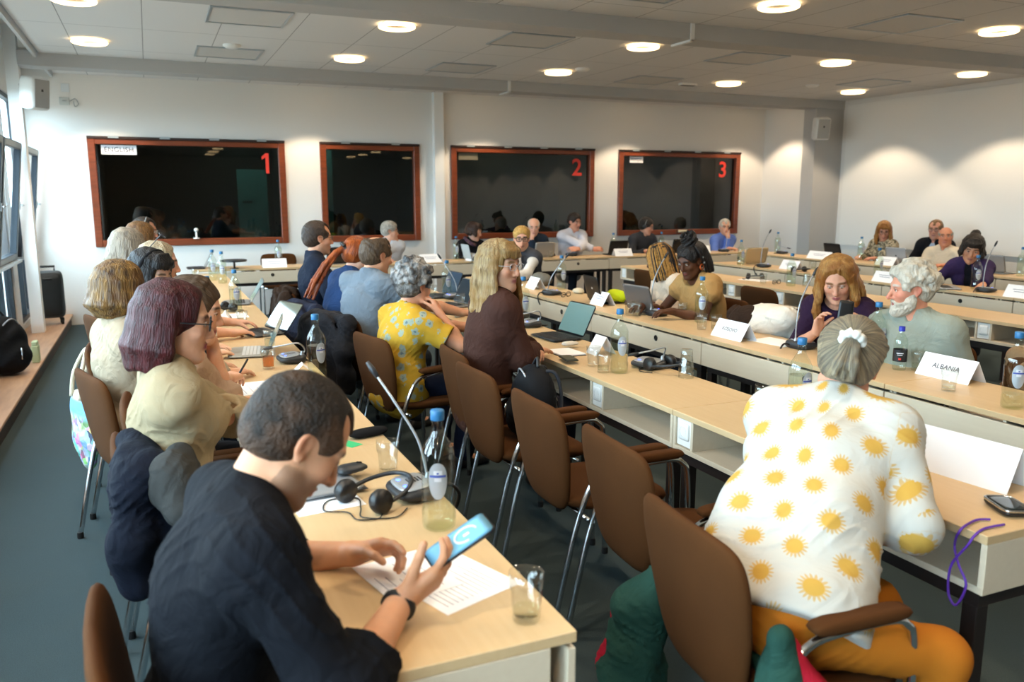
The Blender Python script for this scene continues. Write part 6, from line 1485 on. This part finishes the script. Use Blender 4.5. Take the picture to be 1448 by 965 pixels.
# black backpack on the chair
def bp(S):
    S.ell((.0, 0, .20), (.115, .17, .21), None, .02); S.ell((.06, 0, .13), (.09, .135, .12), None, .03); S.ell((-.04, 0, .21), (.08, .165, .19), None, .03); S.half((0, 0, .005), (0, 0, -1), .02)
def backpack(label, loc, rz, sc=1., m=None, strap='#22232a'):
    root = thing('backpack', label, 'backpack', loc, rz); S = Sdf(); bp(S); me, _ = S.mesh('main_bag', .008, wrinkle(.005, 40, loc[1])); me.materials.append(m or fabric('nylon_black', '#0d0e11', '#15161a', .3, 260, .7)); c = link('main_bag', me, root)
    b = MB(); b.tube([(.125*math.cos(.1)-.01, -.125+.0*i, .24) if 0 else (.02+.085*math.sin(i/14*PI)*.6, -.15+.30*i/14, .23+.165*math.sin(PI*i/14)) for i in range(15)], .006, 6); b.obj('zip_piping', mat('zip_grey', '#9a9ca0', .4, .5), c)
    b = MB(); b.tube([(.148, -.02, .20), (.152, -.02, .15), (.15, -.022, .12)], .006, 8); b.obj('zip_pull', M_CHROME, c)
    for s_ in (1, -1): b = MB(); b.tube([(-.06, s_*.06, .385), (-.11, s_*.08, .37), (-.135, s_*.10, .26), (-.12, s_*.13, .08)], .010, 8, sub=5); b.obj('strap', mat('strap_'+strap[1:], strap, .8), root)
    b = MB(); b.tube([(-.02, .04, .405), (-.03, .0, .45), (-.02, -.04, .405)], .009, 8, sub=5); b.obj('grab_loop', M_BLACK, root)
    root.scale = (sc, sc, sc); return root
backpack('black backpack with silver zips on the armchair below the brown blazer', (1.60, 3.44, .470), D2R(175), .84)
p = onz(28, 528, .14); backpack('large black backpack leaning on the window ledge', (-1.165, p.y-.02, .14), D2R(-35), 1.18, None, '#101012')
p = onz(2, 655, .14); backpack('black bag at the left edge of the photo on the ledge', (-1.14, 5.42, .14), D2R(20), .9, None, '#101012')
P = onz(52, 511, .14); b = MB(); b.box((-1.04, 8.25, .1401), (-.985, 8.37, .29), .004); b.box((-1.035, 8.26, .29), (-.99, 8.36, .33), .006); tag(b.obj('carton', mat('carton_green', '#b9c49a', .6)), 'small pale green carton beside the black backpack', 'carton')
# suitcase
root = thing('suitcase', 'dark upright wheeled suitcase in the back left corner', 'suitcase', (-1.13, 10.75, .14), D2R(-80)); mS = mat('suitcase_shell', '#23282a', .5, bump=.2, bscale=30)
b = MB(); b.cushion(superellipse(.125, .275, 7, 48), .21, 6, lambda u, v, h: (h, u*1.35, v+.345), p=7); c = b.obj('shell', mS, root)
b = MB(); b.tube([(0.1, u*1.2, v+.345) for u, v in superellipse(.11, .25, 7, 40)], .006, 6, closed=True); b.obj('zip_line', M_BLACK, c)
b = MB(); b.tube([(-.06, -.09, .60), (-.06, -.09, .66), (-.06, .09, .66), (-.06, .09, .60)], .011, 8); b.box((-.075, -.1, .65), (-.045, .1, .675), .006); b.obj('pull_handle', M_BLACK, root)
b = MB(); b.box((.1, -.05, .52), (.125, .05, .545), .006); b.obj('grip', M_DKGREY, root)
for x in (-.07, .07):
    for y in (-.12, .12): b = MB(); b.T = Matrix.Translation((x, y, .028)) @ Matrix.Rotation(PI/2, 4, 'X'); b.lathe([(.027, -.012), (.028, 0), (.027, .012)], 18); b.T = None; b.box((x-.012, y-.018, .04), (x+.012, y+.018, .08), .004); b.obj('wheel', M_RUBBER, root)
# tote bag hanging on the back of the bob woman's chair
def totemat(t, co):
    n = t.new('ShaderNodeTexVoronoi', i_Scale=26.); t.link(co, n.inputs['Vector']); sp = t.new('ShaderNodeSeparateXYZ'); t.link(co, sp.inputs[0])
    hs = t.new('ShaderNodeHueSaturation'); hs.inputs['Saturation'].default_value = .75; hs.inputs['Value'].default_value = .75; t.link(n.outputs['Color'], hs.inputs['Color'])
    sky = t.math('MULTIPLY', t.math('SUBTRACT', sp.outputs[2], -.12), 25., True); low = t.math('MULTIPLY', t.math('SUBTRACT', .0, sp.outputs[2]), 40., True)
    c = t.mix(sky, hs.outputs[0], rgba('#6fa6cc')); return t.mix(low, rgba('#ddd5c6'), c)
M_TOTE = prt('tote_print', totemat)
c4 = p4['P']; tx, ty = onz(122, 560, .5).x, 0
t_loc = Vector((-.385, 4.70, .58)); root = thing('tote_bag', 'canvas tote bag with a colourful print hanging on an armchair', 'tote bag', tuple(t_loc), D2R(20))
S = Sdf(); S.ell((0, 0, -.17), (.045, .175, .22), None, .02); S.half((0, 0, .02), (0, 0, 1), .01); me, _ = S.mesh('bag', .007, wrinkle(.006, 40, 2.)); me.materials.append(M_TOTE); link('bag', me, root)
for x in (-.03, .03): b = MB(); b.tube([(x, -.07, -.01), (x+.02, -.06, .12), (x+.07, 0, .24), (x+.02, .06, .12), (x, .07, -.01)], .011, 6, sub=6); b.obj('handle', fabric('canvas', '#cfc3ac'), root)
# coats over chair backs (chair space: front +x, backrest at x about -0.3)
def coat(label, loc, deg, c1, c2=None, side=0, low=.22, stripe=False, arms=True, name='jacket'):
    def fn(S):
        S.rc((-.31, -.20, .825), (-.31, .20, .825), .045, None, .03)
        S.ell((-.385, side*.04, .62), (.05, .235, .25), None, .05); S.ell((-.37, side*.06, .62-(.62-low)*.55), (.065, .21, (.62-low)*.52), None, .05)
        if arms:
            for s_ in (1, -1): S.chain([(-.33, s_*.22, .80), (-.39, s_*.25, .62), (-.37, s_*.26, .42)], [.05, .055, .05], .04)
        S.ell((-.24, 0, .74), (.04, .20, .12), None, .04)
    root = soft(name, label, 'jacket', fn, .009, cloth('coat_'+c1[1:], c1, c2), (loc[0], loc[1], 0), D2R(deg), .012, 'shell')
    if stripe:
        b = MB()
        for i in range(8): z = .74-.05*i; b.box((-.448-.01*math.sin(i), .14, z), (-.430, .165, z+.025))
        b.obj('striped_tape', M_WHITE, root)
    return root
def at_chair(key): i = PEOPLE[key]; p_ = i['P']+i['fwd']*.08; return (p_[0], p_[1]), i['body']
l_, d_ = at_chair('greyshirt'); coat('black coat hanging over the armchair of the man in grey', l_, d_, '#15161a', '#202127', low=.12)
l_, d_ = at_chair('auburn'); coat('navy coat with white striped tape, behind the woman with the ponytail', l_, d_, '#161b2c', '#1d2438', low=.2, stripe=True)
l_, d_ = at_chair('navyshirt'); coat('dark brown coat over the armchair of the man in the navy shirt', l_, d_, '#3a2a20', '#1c1612', low=.25)
l_, d_ = at_chair('bearded'); coat('camel coat over the armchair right of the bearded man', (l_[0]+.02, l_[1]-.62), d_-8, '#8a6a4e', '#967558', low=.3); chair(l_[0]+.02, l_[1]-.62, d_-8, 'brown armchair under the camel coat at the right edge', None)
l_, d_ = at_chair('tandress'); chair(l_[0]+.05, l_[1]-.78, 176, 'dark armchair with a white and brown jacket, next to the woman in tan', None)
soft('jacket', 'white jacket with a dark brown lining heaped on an armchair', 'jacket', lambda S: (S.ell((0, 0, .17), (.15, .24, .12), None, .05), S.rc((.05, -.25, .12), (.12, .2, .2), .07, .06, .05), S.rc((-.1, .2, .05), (-.05, -.2, .22), .07, .08, .05)), .009, cloth('white_coat', '#cfc8bc', '#ddd6ca'), (l_[0]-.06, l_[1]-.80, .62), 0, .014)
soft('fur_hood', 'dark brown fur hood on the white jacket', 'hood', lambda S: (S.ell((0, 0, .0), (.09, .13, .09), None, .03), S.rc((.0, -.12, -.03), (.02, .14, .02), .05, .06, .03)), .008, cloth('fur', '#23170f', '#33231a'), (l_[0]-.16, l_[1]-.70, .80), 0, .012)
# the foreground man's neighbour chair: navy coat and grey jacket
(l0, l1), d_ = at_chair('burgundy')
def near_coat(S):
    S.rc((-.30, -.06, .83), (-.27, -.24, .80), .05, .06, .03); S.ell((-.335, -.17, .64), (.05, .12, .22), None, .05); S.chain([(-.30, -.26, .78), (-.34, -.29, .62), (-.33, -.28, .48)], [.055, .06, .055], .04); S.ell((-.20, -.25, .66), (.08, .05, .18), None, .05)
root = soft('jacket', 'navy coat draped over the armchair behind the foreground man', 'jacket', near_coat, .008, cloth('coat_0d1424', '#080c16', '#0d1322'), (l0+.09, l1, .02), D2R(d_), .010, 'shell')
soft('jacket', 'dark grey jacket bundled on the navy coat behind the foreground man', 'jacket', lambda S: (S.ell((0, 0, 0), (.075, .085, .085), None, .04), S.rc((.0, -.08, -.06), (.04, .05, .06), .05, .04, .04)), .008, cloth('slategrey', '#2f3030', '#3c3c3a'), (l0-.11, l1-.30, .79), .3, .010)
# red and green jacket on the chair of the woman in the sun shirt
cx, cy, cz = CHAIR_SUN.location; root = thing('jacket', 'green jacket with a red lining trapped behind the woman in the sun shirt', 'jacket', (cx, cy, 0), CHAIR_SUN.rotation_euler.z)
S = Sdf(); S.chain([(-.13, .28, .55), (-.21, .32, .42), (-.23, .33, .22), (-.22, .32, .10)], [.05, .075, .085, .06], .05); S.chain([(-.16, -.245, .62), (-.20, -.30, .42), (-.19, -.32, .16)], [.04, .06, .075], .05); S.rc((-.12, -.2, .50), (-.12, .24, .50), .025, .025, .03); me, _ = S.mesh('green_shell', .007, wrinkle(.010, 44, 3.)); me.materials.append(cloth('jacket_green', '#1c3a33', '#24483f')); link('green_shell', me, root)
for ch_, rr_ in (([(-.14, -.24, .60), (-.12, -.28, .48), (-.09, -.31, .30), (-.11, -.33, .14)], [.035, .055, .06, .05]), ([(-.25, .36, .40), (-.28, .385, .22)], [.03, .035])):
    S = Sdf(); S.chain(ch_, rr_, .05); me, _ = S.mesh('red_lining', .007, wrinkle(.008, 44, 5.)); me.materials.append(cloth('jacket_red', '#8c1226', '#a3182e')); link('red_lining', me, root)
# hi-vis bag and grey bag at the far end of the facing row
p = tabletop(872, 418, UP); soft('bag', 'neon yellow bag behind the black laptop', 'bag', lambda S: (S.ell((0, 0, .045), (.07, .14, .06), None, .03), S.half((0, 0, .002), (0, 0, -1), .01)), .008, cloth('neon', '#b9cc1a', '#c6da28'), (p.x, p.y, UP), 0, .006)
p = tabletop(765, 400, UP); soft('bag', 'grey felt bag with red trim beside the far name card', 'bag', lambda S: (S.ell((0, 0, .05), (.09, .17, .07), None, .03), S.half((0, 0, .002), (0, 0, -1), .01)), .008, cloth('felt', '#5c5a54', '#6a6860'), (p.x, p.y, UP), 0, .006)
p = tabletop(818, 406, UP); soft('pouch', 'small cream pouch beside the far bottle', 'pouch', lambda S: (S.ell((0, 0, .02), (.05, .07, .03), None, .02), S.half((0, 0, .002), (0, 0, -1), .01)), .006, cloth('pouch', '#c9c0a8'), (p.x, p.y, UP), 0, .003)
# extra empty chairs of the right row and a black chair along the booth wall
for x, y, l in ((4.95, 5.55, 'empty dark armchair in front of the right row shelves, left one'), (4.98, 4.85, 'empty dark armchair in front of the right row shelves, right one'), (4.98, 7.35, 'empty dark armchair behind the woman with braids')): chair(x, y, 0, l, None)
chair(1.55, 11.18, -90, 'armchair with a black seat under the booth wall table, left', None)
# ================================================================= light, world, camera
w = bpy.data.worlds.new('World'); SC.world = w; w.use_nodes = True
bg = w.node_tree.nodes['Background']; bg.inputs[0].default_value = (.66, .86, 1., 1); bg.inputs[1].default_value = 15.
_n, _l = w.node_tree.nodes, w.node_tree.links
_tc = _n.new('ShaderNodeTexCoord'); _sp = _n.new('ShaderNodeSeparateXYZ'); _l.new(_tc.outputs['Generated'], _sp.inputs[0])
_mr = _n.new('ShaderNodeMapRange'); _mr.inputs[1].default_value = -.06; _mr.inputs[2].default_value = .04; _l.new(_sp.outputs[2], _mr.inputs[0])
_mx = _n.new('ShaderNodeMix'); _mx.data_type = 'RGBA'; _mx.inputs[6].default_value = (.13, .15, .15, 1); _mx.inputs[7].default_value = (.66, .86, 1., 1); _l.new(_mr.outputs[0], _mx.inputs[0]); _l.new(_mx.outputs[2], bg.inputs[0])
for (y0, y1) in segs:
    l = bpy.data.lights.new('window_portal', 'AREA'); l.shape = 'RECTANGLE'; l.size = y1-y0; l.size_y = 2.5; l.cycles.is_portal = True
    o = bpy.data.objects.new('window_portal', l); COL.objects.link(o); o.location = (LX-.2, (y0+y1)/2, 1.45); o.rotation_euler = (0, -PI/2, 0); o.rotation_euler = Vector((1, 0, 0)).to_track_quat('-Z', 'Y').to_euler()
cam = bpy.data.cameras.new('Camera'); cam.sensor_width = 36.; cam.lens = 36.*FPX/1448.; cam.clip_start = .05; cam.clip_end = 100
co = bpy.data.objects.new('Camera', cam); COL.objects.link(co); co.location = (0, 0, CH)
co.rotation_euler = (PI/2-PIT, 0, -YAW)
cam.dof.use_dof = True; cam.dof.focus_distance = 3.7; cam.dof.aperture_fstop = 3.2
SC.camera = co
SC.view_settings.view_transform = 'Standard'; SC.view_settings.look = 'None'; SC.view_settings.gamma = 1.; SC.view_settings.use_curve_mapping = False
SC.view_settings.exposure = 0.34
SC.cycles.max_bounces = 6; SC.cycles.diffuse_bounces = 4; SC.cycles.glossy_bounces = 3; SC.cycles.transparent_max_bounces = 24; SC.cycles.transmission_bounces = 6
SC.cycles.sample_clamp_indirect = 4.0; SC.cycles.caustics_reflective = False; SC.cycles.caustics_refractive = False
SC.cycles.use_denoising = True
